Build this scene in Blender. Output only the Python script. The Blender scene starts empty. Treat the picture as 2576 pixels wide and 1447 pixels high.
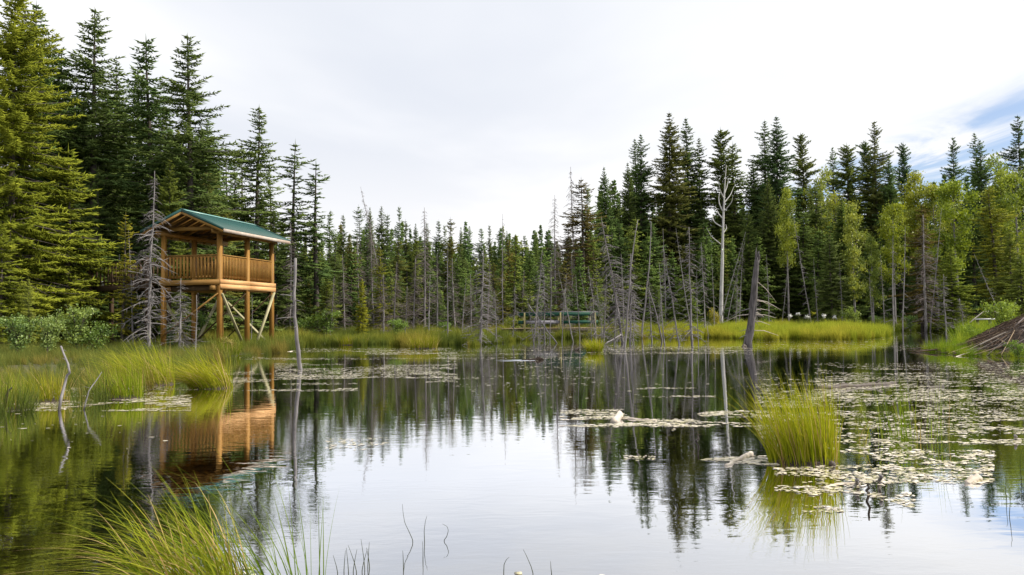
import bpy, math, random
import numpy as np
from mathutils import Vector, Matrix, Euler

sc = bpy.context.scene
COL = sc.collection
R = math.radians

# ------------------------------------------------------------------ camera
CAM_H, FPX, PW, PH = 1.25, 2000.0, 2576.0, 1447.0
PITCH, ROLL = math.atan(81.5 / FPX), R(0.7)
cam = bpy.data.cameras.new('camera')
cam.sensor_width = 36.0
cam.lens = FPX / PW * 36.0
cam.clip_start, cam.clip_end = 0.05, 3000
camo = bpy.data.objects.new('camera', cam)
COL.objects.link(camo)
CM = Matrix.Rotation(R(90) + PITCH, 3, 'X') @ Matrix.Rotation(-ROLL, 3, 'Z')
camo.matrix_world = Matrix.Translation((0, 0, CAM_H)) @ CM.to_4x4()
sc.camera = camo

# ------------------------------------------------------------------ world: daylight, thin cloud sheet clearing to the right
SUN_AZ, SUN_EL = R(94), R(42)
SUNV = Vector((math.sin(SUN_AZ) * math.cos(SUN_EL), math.cos(SUN_AZ) * math.cos(SUN_EL), math.sin(SUN_EL)))
world = bpy.data.worlds.new('World')
sc.world = world
world.use_nodes = True
wt = world.node_tree
wt.nodes.clear()


class NT:
    """small helper to wire nodes"""
    def __init__(s, tree):
        s.t = tree

    def n(s, typ, _in=None, **kw):
        nd = s.t.nodes.new(typ)
        for k, v in kw.items():
            setattr(nd, k, v)
        for k, v in (_in or {}).items():
            s.set(nd.inputs[k], v)
        return nd

    def set(s, sock, v):
        if isinstance(v, bpy.types.NodeSocket):
            s.t.links.new(v, sock)
        elif isinstance(v, bpy.types.Node):
            s.t.links.new(v.outputs[0], sock)
        else:
            sock.default_value = v

    def m(s, op, a, b=None, c=None, clamp=False):
        nd = s.t.nodes.new('ShaderNodeMath')
        nd.operation = op
        nd.use_clamp = clamp
        for i, v in enumerate((a, b, c)):
            if v is not None:
                s.set(nd.inputs[i], v)
        return nd.outputs[0]

    def mix(s, f, a, b, blend='MIX'):
        nd = s.t.nodes.new('ShaderNodeMix')
        nd.data_type = 'RGBA'
        nd.blend_type = blend
        s.set(nd.inputs[0], f)
        s.set(nd.inputs[6], a)
        s.set(nd.inputs[7], b)
        return nd.outputs[2]

    def step(s, v, lo, hi):
        nd = s.t.nodes.new('ShaderNodeMapRange')
        nd.interpolation_type = 'SMOOTHSTEP'
        s.set(nd.inputs[0], v)
        nd.inputs[1].default_value = lo
        nd.inputs[2].default_value = hi
        return nd.outputs[0]

    def noise(s, vec, scale, detail=3, rough=.5, dist=0):
        nd = s.t.nodes.new('ShaderNodeTexNoise')
        if vec is not None:
            s.set(nd.inputs['Vector'], vec)
        nd.inputs['Scale'].default_value = scale
        nd.inputs['Detail'].default_value = detail
        nd.inputs['Roughness'].default_value = rough
        nd.inputs['Distortion'].default_value = dist
        return nd.outputs['Fac']

    def vscale(s, vec, sx, sy, sz, loc=(0, 0, 0)):
        nd = s.t.nodes.new('ShaderNodeMapping')
        s.set(nd.inputs[0], vec)
        nd.inputs['Scale'].default_value = (sx, sy, sz)
        nd.inputs['Location'].default_value = loc
        return nd.outputs[0]


def c4(r, g, b):
    return (r, g, b, 1)


w = NT(wt)
tc = w.n('ShaderNodeTexCoord')
sep = w.n('ShaderNodeSeparateXYZ', {0: tc.outputs['Generated']})
zz = w.m('MAXIMUM', sep.outputs['Z'], 0.035)
pxx = w.m('DIVIDE', sep.outputs['X'], zz)
pyy = w.m('DIVIDE', sep.outputs['Y'], zz)
pv = w.n('ShaderNodeCombineXYZ', {0: pxx, 1: pyy}).outputs[0]
nA = w.noise(w.vscale(pv, .55, .22, 1, (3.1, 1.7, 0)), 1.0, 6, .55, .4)
nB = w.noise(w.vscale(pv, .30, .16, 1, (7.7, 4.2, 0)), 1.0, 5, .5, .3)
nC = w.noise(w.vscale(pv, 1.6, .5, 1, (1.2, 9.2, 0)), 1.0, 6, .6, .6)
edge = w.m('ADD', pxx, w.m('MULTIPLY', w.m('SUBTRACT', nA, .5), 3.2))
clear = w.m('MULTIPLY', w.step(edge, 1.6, 2.3), w.step(nC, .36, .56))
clear = w.m('MULTIPLY', w.m('MULTIPLY', clear, .88), w.step(sep.outputs['Z'], .02, .15))
dotn = w.n('ShaderNodeVectorMath', {0: tc.outputs['Generated'], 1: SUNV}, operation='DOT_PRODUCT')
glow = w.m('POWER', w.m('MAXIMUM', dotn.outputs['Value'], 0.0), 2.0)
cl = w.mix(w.step(nB, .36, .66), c4(7.5, 7.85, 8.6), c4(10.2, 10.2, 10.3))
cl = w.mix(w.step(sep.outputs['Z'], .26, .02), cl, c4(9.9, 9.8, 9.8))
cl = w.mix(w.m('MULTIPLY', glow, .55, clamp=True), cl, c4(14, 13.8, 13.4))
sky = w.n('ShaderNodeTexSky')
sky.sky_type = 'NISHITA'
sky.sun_disc = False
sky.sun_elevation = SUN_EL
sky.sun_rotation = SUN_AZ
skyc = w.n('ShaderNodeVectorMath', {0: sky.outputs[0], 1: (1.2, 1.25, 1.4)}, operation='MULTIPLY')
wc = w.mix(clear, cl, skyc.outputs[0])
bg = w.n('ShaderNodeBackground', {0: wc, 1: 0.1})
w.n('ShaderNodeOutputWorld', {0: bg.outputs[0]})

sun = bpy.data.lights.new('sun', 'SUN')
sun.energy = 4.6
sun.angle = R(1.2)
sun.color = (1.0, .93, .80)
suno = bpy.data.objects.new('sun', sun)
suno.rotation_euler = SUNV.to_track_quat('Z', 'Y').to_euler()
suno.location = (20, 10, 40)
COL.objects.link(suno)

vs = sc.view_settings
vs.view_transform = 'Standard'
vs.look = 'None'
vs.exposure = 0.12
vs.gamma = 1.0
vs.use_curve_mapping = False
sc.render.engine = 'CYCLES'
sc.cycles.use_denoising = True
sc.cycles.max_bounces = 6
sc.cycles.diffuse_bounces = 2
sc.cycles.glossy_bounces = 3
sc.cycles.transmission_bounces = 3
sc.cycles.transparent_max_bounces = 6
sc.cycles.caustics_reflective = False
sc.cycles.caustics_refractive = False
sc.cycles.sample_clamp_indirect = 4.0

# ------------------------------------------------------------------ pixel (2576 x 1447 frame) to place


def ray(x, y):
    return CM @ Vector(((x - PW / 2) / FPX, -(y - PH / 2) / FPX, -1))


def G(x, y, z=0.0):
    d = ray(x, y)
    k = (z - CAM_H) / d.z
    return Vector((d.x * k, d.y * k, z))


def AT(x, y, dist):
    d = ray(x, y)
    k = dist / d.y
    return Vector((d.x * k, dist, CAM_H + d.z * k))


def project(p):
    q = CM.transposed() @ (Vector(p) - Vector((0, 0, CAM_H)))
    return (PW / 2 + q.x / -q.z * FPX, PH / 2 - q.y / -q.z * FPX)


# ------------------------------------------------------------------ mesh + object helpers
def new_mesh(name, V, F, v=None, smooth=False):
    """V (n,3) array; F list of int arrays (m,k)"""
    V = np.asarray(V, np.float32).reshape(-1, 3)
    F = [np.asarray(f, np.int32) for f in F if len(f)]
    me = bpy.data.meshes.new(name)
    me.vertices.add(len(V))
    me.vertices.foreach_set('co', V.ravel())
    li = np.concatenate([f.ravel() for f in F])
    tot = np.concatenate([np.full(len(f), f.shape[1], np.int32) for f in F])
    st = np.concatenate([[0], np.cumsum(tot)[:-1]]).astype(np.int32)
    me.loops.add(len(li))
    me.loops.foreach_set('vertex_index', li)
    me.polygons.add(len(tot))
    me.polygons.foreach_set('loop_start', st)
    me.polygons.foreach_set('loop_total', tot)
    if smooth:
        me.polygons.foreach_set('use_smooth', np.ones(len(tot), bool))
    me.update(calc_edges=True)
    if v is not None:
        a = me.attributes.new('v', 'FLOAT', 'POINT')
        a.data.foreach_set('value', np.asarray(v, np.float32).ravel())
    me.validate(verbose=False)
    return me


class MB:
    def __init__(s):
        s.V, s.F, s.v, s.n = [], {}, [], 0

    def add(s, V, F, v=0.5):
        V = np.asarray(V, float).reshape(-1, 3)
        if isinstance(F, list) and isinstance(F[0], list):
            F = np.array(F)
        for f in (F if isinstance(F, list) else [F]):
            f = np.asarray(f, int)
            s.F.setdefault(f.shape[1], []).append(f + s.n)
        s.V.append(V)
        s.v.append(np.broadcast_to(np.asarray(v, float), (len(V),)))
        s.n += len(V)

    def box(s, x0, x1, y0, y1, z0, z1, v=.5):
        V = [(x, y, z) for z in (z0, z1) for y in (y0, y1) for x in (x0, x1)]
        s.add(V, [[0, 2, 3, 1], [4, 5, 7, 6], [0, 1, 5, 4], [2, 6, 7, 3], [0, 4, 6, 2], [1, 3, 7, 5]], v)

    def beam(s, a, b, wd, ht, up=(0, 0, 1), v=.5):
        a, b = Vector(a), Vector(b)
        t = (b - a).normalized()
        upv = Vector(up)
        side = t.cross(upv)
        if side.length < 1e-4:
            side = Vector((1, 0, 0))
        side.normalize()
        u = side.cross(t).normalized()
        V = []
        for p in (a, b):
            for i, j in ((-1, -1), (1, -1), (1, 1), (-1, 1)):
                V.append(p + side * (i * wd / 2) + u * (j * ht / 2))
        s.add([tuple(q) for q in V], [[0, 1, 2, 3][::-1], [4, 5, 6, 7], [0, 1, 5, 4], [1, 2, 6, 5], [2, 3, 7, 6], [3, 0, 4, 7]], v)

    def tube(s, P, rad, sides=6, cap=True, v=.5, jit=0, rng=None):
        P = np.asarray(P, float)
        n = len(P)
        rad = np.broadcast_to(np.asarray(rad, float), (n,))
        T = np.gradient(P, axis=0)
        T /= np.linalg.norm(T, axis=1)[:, None] + 1e-9
        ref = np.array([1, 0, 0]) if abs(T[0][0]) < .8 else np.array([0, 1, 0])
        A = np.cross(T, ref)
        A /= np.linalg.norm(A, axis=1)[:, None]
        B = np.cross(T, A)
        ang = np.arange(sides) * 2 * math.pi / sides
        rr = rad[:, None] * np.ones(sides)
        if jit and rng is not None:
            rr = rr * (1 + rng.normal(0, jit, rr.shape))
        V = P[:, None] + rr[..., None] * (np.cos(ang)[None, :, None] * A[:, None] + np.sin(ang)[None, :, None] * B[:, None])
        i = np.arange(n - 1)[:, None] * sides
        j = np.arange(sides)[None]
        k = (j + 1) % sides
        Q = np.stack([i + j, i + k, i + sides + k, i + sides + j], -1).reshape(-1, 4)
        s.add(V.reshape(-1, 3), Q, v)
        if cap:
            s.F.setdefault(sides, []).append(np.array([np.arange(sides)[::-1] + s.n - n * sides, np.arange(sides) + s.n - sides]))

    def cones(s, A, B, r, sides=3, v=.5):
        """N thin cones from A to B"""
        A, B = np.asarray(A, float), np.asarray(B, float)
        N = len(A)
        if not N:
            return
        r = np.broadcast_to(np.asarray(r, float), (N,))
        T = B - A
        T /= np.linalg.norm(T, axis=1)[:, None] + 1e-9
        ref = np.where(np.abs(T[:, 2:3]) < .8, [[0, 0, 1.]], [[1., 0, 0]])
        U = np.cross(T, ref)
        U /= np.linalg.norm(U, axis=1)[:, None] + 1e-9
        W = np.cross(T, U)
        ang = np.arange(sides) * 2 * math.pi / sides + .4
        ring = A[:, None] + T[:, None] * r[:, None, None] * .8 + r[:, None, None] * (np.cos(ang)[None, :, None] * U[:, None] + np.sin(ang)[None, :, None] * W[:, None])
        V = np.concatenate([ring, B[:, None]], 1)
        base = np.arange(N)[:, None, None] * (sides + 1)
        j = np.arange(sides)
        tri = np.stack([j, (j + 1) % sides, np.full(sides, sides)], -1)[None]
        vv = np.broadcast_to(np.asarray(v, float), (N,))
        s.add(V.reshape(-1, 3), (base + tri).reshape(-1, 3), np.repeat(vv, sides + 1))

    def mesh(s, name, smooth=False):
        return new_mesh(name, np.concatenate(s.V), [np.concatenate(f) for f in s.F.values()], np.concatenate(s.v), smooth)


def obj(name, mesh, mat=None, parent=None, loc=None, rot=None, color=None):
    if isinstance(mesh, MB):
        mesh = mesh.mesh(name)
    o = bpy.data.objects.new(name, mesh)
    COL.objects.link(o)
    if mat is not None and mesh is not None and not mesh.materials:
        mesh.materials.append(mat)
    if parent is not None:
        o.parent = parent
    if loc is not None:
        o.location = loc
    if rot is not None:
        o.rotation_euler = rot
    if color is not None:
        o.color = (*color, 1)
    return o


def tag(o, label, cat=None, group=None, kind=None):
    o['label'] = label
    if cat:
        o['category'] = cat
    if group:
        o['group'] = group
    if kind:
        o['kind'] = kind
    return o


def thing(name, label, cat, loc=(0, 0, 0), rotz=0, group=None):
    o = bpy.data.objects.new(name, None)
    o.empty_display_size = .2
    COL.objects.link(o)
    o.location = loc
    o.rotation_euler = (0, 0, rotz)
    return tag(o, label, cat, group)


# ------------------------------------------------------------------ materials
def mat(name):
    m = bpy.data.materials.new(name)
    m.use_nodes = True
    m.node_tree.nodes.clear()
    return m, NT(m.node_tree)


def out(n, sh):
    n.n('ShaderNodeOutputMaterial', {0: sh})


def wood_mat(name, a, b, rough=.7, scale=3., grain=(1, 1, 1), bump=.25, spec=.3):
    m, n = mat(name)
    co = n.n('ShaderNodeTexCoord').outputs['Object']
    oi = n.n('ShaderNodeObjectInfo')
    off = n.n('ShaderNodeVectorMath', {0: co, 1: oi.outputs['Location']}, operation='ADD').outputs[0]
    g = n.noise(n.vscale(off, *grain), scale, 6, .65, .5)
    g2 = n.noise(off, 1.3, 3, .5)
    f = n.m('ADD', n.m('MULTIPLY', g, .75), n.m('MULTIPLY', g2, .35))
    f = n.step(f, .32, .78)
    col = n.mix(f, c4(*a), c4(*b))
    col = n.mix(n.m('MULTIPLY', oi.outputs['Random'], .35), col, c4(*[x * .62 for x in a]))
    bp = n.n('ShaderNodeBump', {'Strength': bump, 'Distance': .01, 'Height': g})
    p = n.n('ShaderNodeBsdfPrincipled', {'Base Color': col, 'Roughness': rough, 'Normal': bp.outputs[0], 'Specular IOR Level': spec})
    out(n, p.outputs[0])
    return m


def leaf_mat(name, dark, light, transl=.25, rnd=.35, use_obj_color=True, gloss=0.0):
    """foliage: colour from a per-leaf value, a per-plant value and the plant's own tint"""
    m, n = mat(name)
    at = n.n('ShaderNodeAttribute', attribute_name='v').outputs['Fac']
    oi = n.n('ShaderNodeObjectInfo')
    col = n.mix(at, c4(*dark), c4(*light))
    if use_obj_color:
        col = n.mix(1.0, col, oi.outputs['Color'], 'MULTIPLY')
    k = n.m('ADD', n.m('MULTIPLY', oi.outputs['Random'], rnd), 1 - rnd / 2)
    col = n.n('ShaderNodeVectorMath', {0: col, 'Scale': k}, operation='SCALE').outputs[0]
    d = n.n('ShaderNodeBsdfDiffuse', {0: col})
    t = n.n('ShaderNodeBsdfTranslucent', {0: n.mix(.35, col, n.mix(1., col, c4(1.6, 1.35, .5), 'MULTIPLY'))})
    s = n.n('ShaderNodeMixShader', {0: transl, 1: d.outputs[0], 2: t.outputs[0]})
    if gloss:
        gl = n.n('ShaderNodeBsdfGlossy', {0: c4(1, 1, 1), 'Roughness': .45})
        s = n.n('ShaderNodeMixShader', {0: gloss, 1: s.outputs[0], 2: gl.outputs[0]})
    out(n, s.outputs[0])
    return m


M = {}
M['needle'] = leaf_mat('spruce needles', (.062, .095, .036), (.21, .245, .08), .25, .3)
M['shrub'] = leaf_mat('shrub leaves', (.09, .15, .035), (.38, .46, .13), .35, .25, gloss=.03)
M['aspen'] = leaf_mat('broad leaves', (.11, .16, .025), (.38, .43, .09), .40, .25, gloss=.03)
M['grass'] = leaf_mat('sedge blades', (.115, .16, .032), (.46, .46, .135), .40, .35)
M['sedge'] = leaf_mat('tussock blades', (.13, .20, .02), (.46, .46, .07), .42, .2)
M['reed'] = leaf_mat('reed stems', (.05, .07, .03), (.16, .15, .06), .2, .4)
M['bark'] = wood_mat('spruce bark', (.05, .042, .036), (.15, .125, .105), .9, 6, (1, 1, .35), .6)
M['grey_wood'] = wood_mat('weathered dead wood', (.13, .115, .115), (.40, .375, .375), .85, 5, (1.5, 1.5, .25), .5)
M['brown_twig'] = wood_mat('brown dead twigs', (.11, .088, .08), (.30, .25, .235), .9, 5, (1, 1, 1), .2)
M['pale_bark'] = wood_mat('pale bare aspen bark', (.36, .35, .34), (.66, .64, .62), .8, 4, (1, 1, .4), .4)
M['bleached'] = wood_mat('bleached driftwood', (.5, .42, .34), (.8, .72, .62), .75, 9, (1, 1, 1), .4)
M['dark_wood'] = wood_mat('waterlogged wood', (.035, .028, .022), (.14, .11, .09), .6, 7, (1, 1, .3), .6)
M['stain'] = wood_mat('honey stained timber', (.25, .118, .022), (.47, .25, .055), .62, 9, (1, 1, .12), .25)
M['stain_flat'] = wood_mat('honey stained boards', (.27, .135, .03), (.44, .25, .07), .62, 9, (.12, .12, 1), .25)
M['pine'] = wood_mat('fresh pine fascia', (.58, .29, .10), (.86, .52, .24), .6, 6, (.15, 1, 1.6), .2)
M['pale_brace'] = wood_mat('pale treated brace', (.34, .31, .17), (.58, .53, .32), .7, 6, (1, 1, .3), .2)
M['eave_board'] = wood_mat('weathered white fascia board', (.42, .30, .22), (.80, .72, .64), .8, 4, (.6, 1, 1), .3)
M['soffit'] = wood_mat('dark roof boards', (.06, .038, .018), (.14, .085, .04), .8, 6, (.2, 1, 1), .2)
M['green_paint'] = wood_mat('flaking green paint', (.008, .06, .038), (.03, .115, .075), .6, 5, (.3, 1, 1), .3)
M['grey_board'] = wood_mat('bare grey board', (.22, .21, .24), (.42, .40, .44), .8, 5, (.3, 1, 1), .3)
M['yellow_post'] = wood_mat('yellow brown post', (.20, .18, .08), (.34, .30, .14), .8, 5, (1, 1, .3), .3)
M['deck_plank'] = wood_mat('worn deck plank', (.32, .22, .12), (.58, .45, .30), .8, 5, (.4, 1, 1), .3)
M['plank_pale'] = wood_mat('pale plank', (.55, .55, .58), (.78, .78, .82), .6, 5, (.3, 1, 1), .2)

m, n = mat('teal roof metal')
co = n.n('ShaderNodeTexCoord').outputs['Object']
g = n.noise(co, 1.5, 4)
p = n.n('ShaderNodeBsdfPrincipled', {'Base Color': n.mix(g, c4(.003, .042, .038), c4(.008, .078, .068)), 'Roughness': .42, 'Specular IOR Level': .5})
out(n, p.outputs[0])
M['roof'] = m
m, n = mat('ridge metal with sky sheen')
p = n.n('ShaderNodeBsdfPrincipled', {'Base Color': c4(.20, .42, .37), 'Roughness': .28, 'Specular IOR Level': .8})  # roof metal made paler: the sky's reflection painted into the base colour
out(n, p.outputs[0])
M['ridge'] = m

# water: dark tannin pond, smooth with wind-ruffled zones
m, n = mat('pond water')
geo = n.n('ShaderNodeNewGeometry')
pos = geo.outputs['Position']
rip1 = n.noise(n.vscale(pos, .75, 1.6, 1), 9.0, 3, .55, .3)
rip2 = n.noise(n.vscale(pos, 1.0, 2.2, 1, (4, 2, 0)), 2.3, 2, .5, .5)
rip3 = n.noise(n.vscale(pos, 1.0, 1.8, 1, (1, 7, 0)), 24.0, 2, .5)
zone = n.noise(n.vscale(pos, .16, .28, 1, (2.3, .4, 0)), 1.0, 2, .5, .6)
zone = n.step(zone, .42, .62)
dist = n.n('ShaderNodeVectorMath', {0: pos, 1: (0, 0, 0)}, operation='DISTANCE').outputs['Value']
h = n.m('ADD', n.m('MULTIPLY', rip2, .010), n.m('MULTIPLY', n.m('MULTIPLY', rip1, .0040), n.m('ADD', .25, n.m('MULTIPLY', zone, 1.4))))
h = n.m('ADD', h, n.m('MULTIPLY', n.m('MULTIPLY', rip3, .0007), zone))
bp = n.n('ShaderNodeBump', {'Strength': .115, 'Distance': 1.0, 'Height': h})
fr = n.n('ShaderNodeFresnel', {'IOR': 1.34, 'Normal': bp.outputs[0]})
fac = n.m('ADD', n.m('MULTIPLY', fr.outputs[0], 2.2), .31, clamp=True)
bed = n.noise(n.vscale(pos, 1, 1.3, 1), 1.4, 5, .6, .8)
bcol = n.mix(n.step(bed, .35, .7), c4(.012, .009, .004), c4(.062, .046, .013))
df = n.n('ShaderNodeBsdfDiffuse', {0: bcol})
gl = n.n('ShaderNodeBsdfGlossy', {0: c4(.97, .98, 1.0), 'Roughness': .012, 'Normal': bp.outputs[0]})
out(n, n.n('ShaderNodeMixShader', {0: fac, 1: df.outputs[0], 2: gl.outputs[0]}).outputs[0])
M['water'] = m

m, n = mat('marsh soil')
pos = n.n('ShaderNodeNewGeometry').outputs['Position']
g1 = n.noise(pos, .5, 6, .6)
g2 = n.noise(pos, 6., 4, .6)
col = n.mix(n.step(g1, .35, .65), c4(.045, .038, .020), c4(.075, .085, .026))
col = n.mix(n.step(g2, .45, .75), col, c4(.11, .095, .05))
bp = n.n('ShaderNodeBump', {'Strength': .6, 'Distance': .1, 'Height': g2})
out(n, n.n('ShaderNodeBsdfPrincipled', {'Base Color': col, 'Roughness': .95, 'Normal': bp.outputs[0]}).outputs[0])
M['soil'] = m

m, n = mat('lodge mud')
pos = n.n('ShaderNodeNewGeometry').outputs['Position']
g2 = n.noise(pos, 5., 5, .7)
bp = n.n('ShaderNodeBump', {'Strength': .8, 'Distance': .08, 'Height': g2})
out(n, n.n('ShaderNodeBsdfPrincipled', {'Base Color': n.mix(g2, c4(.025, .018, .014), c4(.085, .06, .045)), 'Roughness': .9, 'Normal': bp.outputs[0]}).outputs[0])
M['mud'] = m

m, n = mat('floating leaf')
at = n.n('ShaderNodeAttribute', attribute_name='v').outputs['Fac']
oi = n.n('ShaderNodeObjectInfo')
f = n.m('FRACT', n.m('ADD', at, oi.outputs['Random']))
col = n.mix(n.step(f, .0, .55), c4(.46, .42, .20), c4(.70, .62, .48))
col = n.mix(n.step(f, .6, .9), col, c4(.80, .72, .64))  # cream leaves whitened further: bright sky reflection put into the colour
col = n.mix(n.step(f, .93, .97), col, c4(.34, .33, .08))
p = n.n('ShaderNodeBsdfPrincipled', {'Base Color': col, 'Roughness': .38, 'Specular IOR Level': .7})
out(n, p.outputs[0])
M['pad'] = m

m, n = mat('wet fur')
pos = n.n('ShaderNodeTexCoord').outputs['Object']
g2 = n.noise(n.vscale(pos, 1, 4, 4), 30., 4, .7)
bp = n.n('ShaderNodeBump', {'Strength': .5, 'Distance': .01, 'Height': g2})
out(n, n.n('ShaderNodeBsdfPrincipled', {'Base Color': n.mix(g2, c4(.010, .006, .004), c4(.032, .019, .011)), 'Roughness': .75, 'Specular IOR Level': .2, 'Normal': bp.outputs[0]}).outputs[0])
M['fur'] = m
m, n = mat('shiny black')
out(n, n.n('ShaderNodeBsdfPrincipled', {'Base Color': c4(.006, .005, .005), 'Roughness': .15}).outputs[0])
M['black'] = m
m, n = mat('white card')
out(n, n.n('ShaderNodeBsdfPrincipled', {'Base Color': c4(.75, .75, .73), 'Roughness': .6}).outputs[0])
M['white'] = m
M['shade_wood'] = wood_mat('brown walkway timber with tree shade', (.05, .03, .018), (.13, .08, .045), .8, 6, (1, 1, .3), .2)  # brown timber, darkened to paint in the shade of the trees

# ------------------------------------------------------------------ terrain
SH_PX = [(0, 1004), (70, 996), (130, 975), (230, 966), (330, 944), (450, 932), (500, 912), (600, 904), (690, 886), (760, 873), (830, 868),
         (900, 869), (960, 865), (1040, 874), (1110, 868), (1200, 872), (1290, 858), (1390, 852), (1480, 850), (1560, 856), (1640, 849), (1700, 852), (1790, 850),
         (1850, 852), (1930, 855), (2000, 852), (2090, 855), (2170, 853), (2225, 848), (2238, 840), (2246, 834), (2300, 832), (2360, 833), (2425, 836), (2432, 850),
         (2415, 868), (2404, 882), (2440, 893), (2520, 903), (2576, 910)]
POND = [tuple(G(x, y))[:2] for x, y in SH_PX] + [(15.5, 18), (14, 10), (9.5, 4.6), (5, 3.5), (0, 3.35), (-5, 3.5), (-9, 5), (-10, 9)]
PA = np.array(POND)


def signed(P):
    """>0 on land (metres from the pond edge), <0 in the pond"""
    P = np.asarray(P, float).reshape(-1, 2)
    A, B = PA, np.roll(PA, -1, 0)
    best = np.full(len(P), 1e9)
    ins = np.zeros(len(P), bool)
    for a, b in zip(A, B):
        ab = b - a
        t = np.clip(((P - a) @ ab) / (ab @ ab + 1e-12), 0, 1)
        dd = np.linalg.norm(P - a - t[:, None] * ab, axis=1)
        best = np.minimum(best, dd)
        c = (a[1] > P[:, 1]) != (b[1] > P[:, 1])
        xi = a[0] + (P[:, 1] - a[1]) / (b[1] - a[1] + 1e-12) * ab[0]
        ins ^= c & (P[:, 0] < xi)
    return np.where(ins, -best, best)


def ground_z(P):
    P = np.asarray(P, float).reshape(-1, 2)
    s = signed(P)
    land = -.04 + .20 * (1 - np.exp(-np.maximum(s, 0) / 4.)) + .025 * np.maximum(P[:, 1] - 75, 0) * (1 / (1 + np.exp((P[:, 0] - 20) / 15)))
    land += .05 * np.sin(P[:, 0] * 1.3) * np.sin(P[:, 1] * 1.1) * np.clip(s / 3, 0, 1)
    near = np.clip((4.5 - P[:, 1]) / 1.5, 0, 1) * np.clip(s, 0, 1) * .10
    water = -.9 * (1 - np.exp(np.minimum(s, 0) / 1.5)) - .03
    return np.where(s > 0, land - near * .5, water)


def gz(x, y):
    return float(ground_z([[x, y]])[0])


ang = np.concatenate([np.arange(-180, -50, 6.), np.arange(-50, 50, .5), np.arange(50, 180.1, 6.)])
rad = np.concatenate([np.linspace(.3, 10, 16), np.geomspace(10.7, 140, 130), np.geomspace(150, 1400, 18)])
AA, RR = np.meshgrid(np.radians(ang), rad)
XY = np.stack([np.sin(AA) * RR, np.cos(AA) * RR], -1).reshape(-1, 2)
Z = ground_z(XY)
na, nr = len(ang), len(rad)
i, j = np.meshgrid(np.arange(nr - 1), np.arange(na - 1), indexing='ij')
q = np.stack([i * na + j, (i + 1) * na + j, (i + 1) * na + j + 1, i * na + j + 1], -1).reshape(-1, 4)[:, ::-1]
tag(obj('ground', new_mesh('ground', np.column_stack([XY, Z]), [q], smooth=True), M['soil']), 'marshy brown and green ground around the pond', kind='structure')
wv = MB()
xs = [-60, -20, -10, 0, 10, 20, 60]
ys = [-20, 3, 8, 16, 30, 50, 75]
wv.add([(x, y, 0) for y in ys for x in xs], [np.array([[a * 7 + b, a * 7 + b + 1, a * 7 + b + 8, a * 7 + b + 7] for a in range(6) for b in range(6)])])
tag(obj('pond_water', wv, M['water']), 'still dark pond water mirroring sky and trees', kind='structure')

# ------------------------------------------------------------------ plant prototypes


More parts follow.
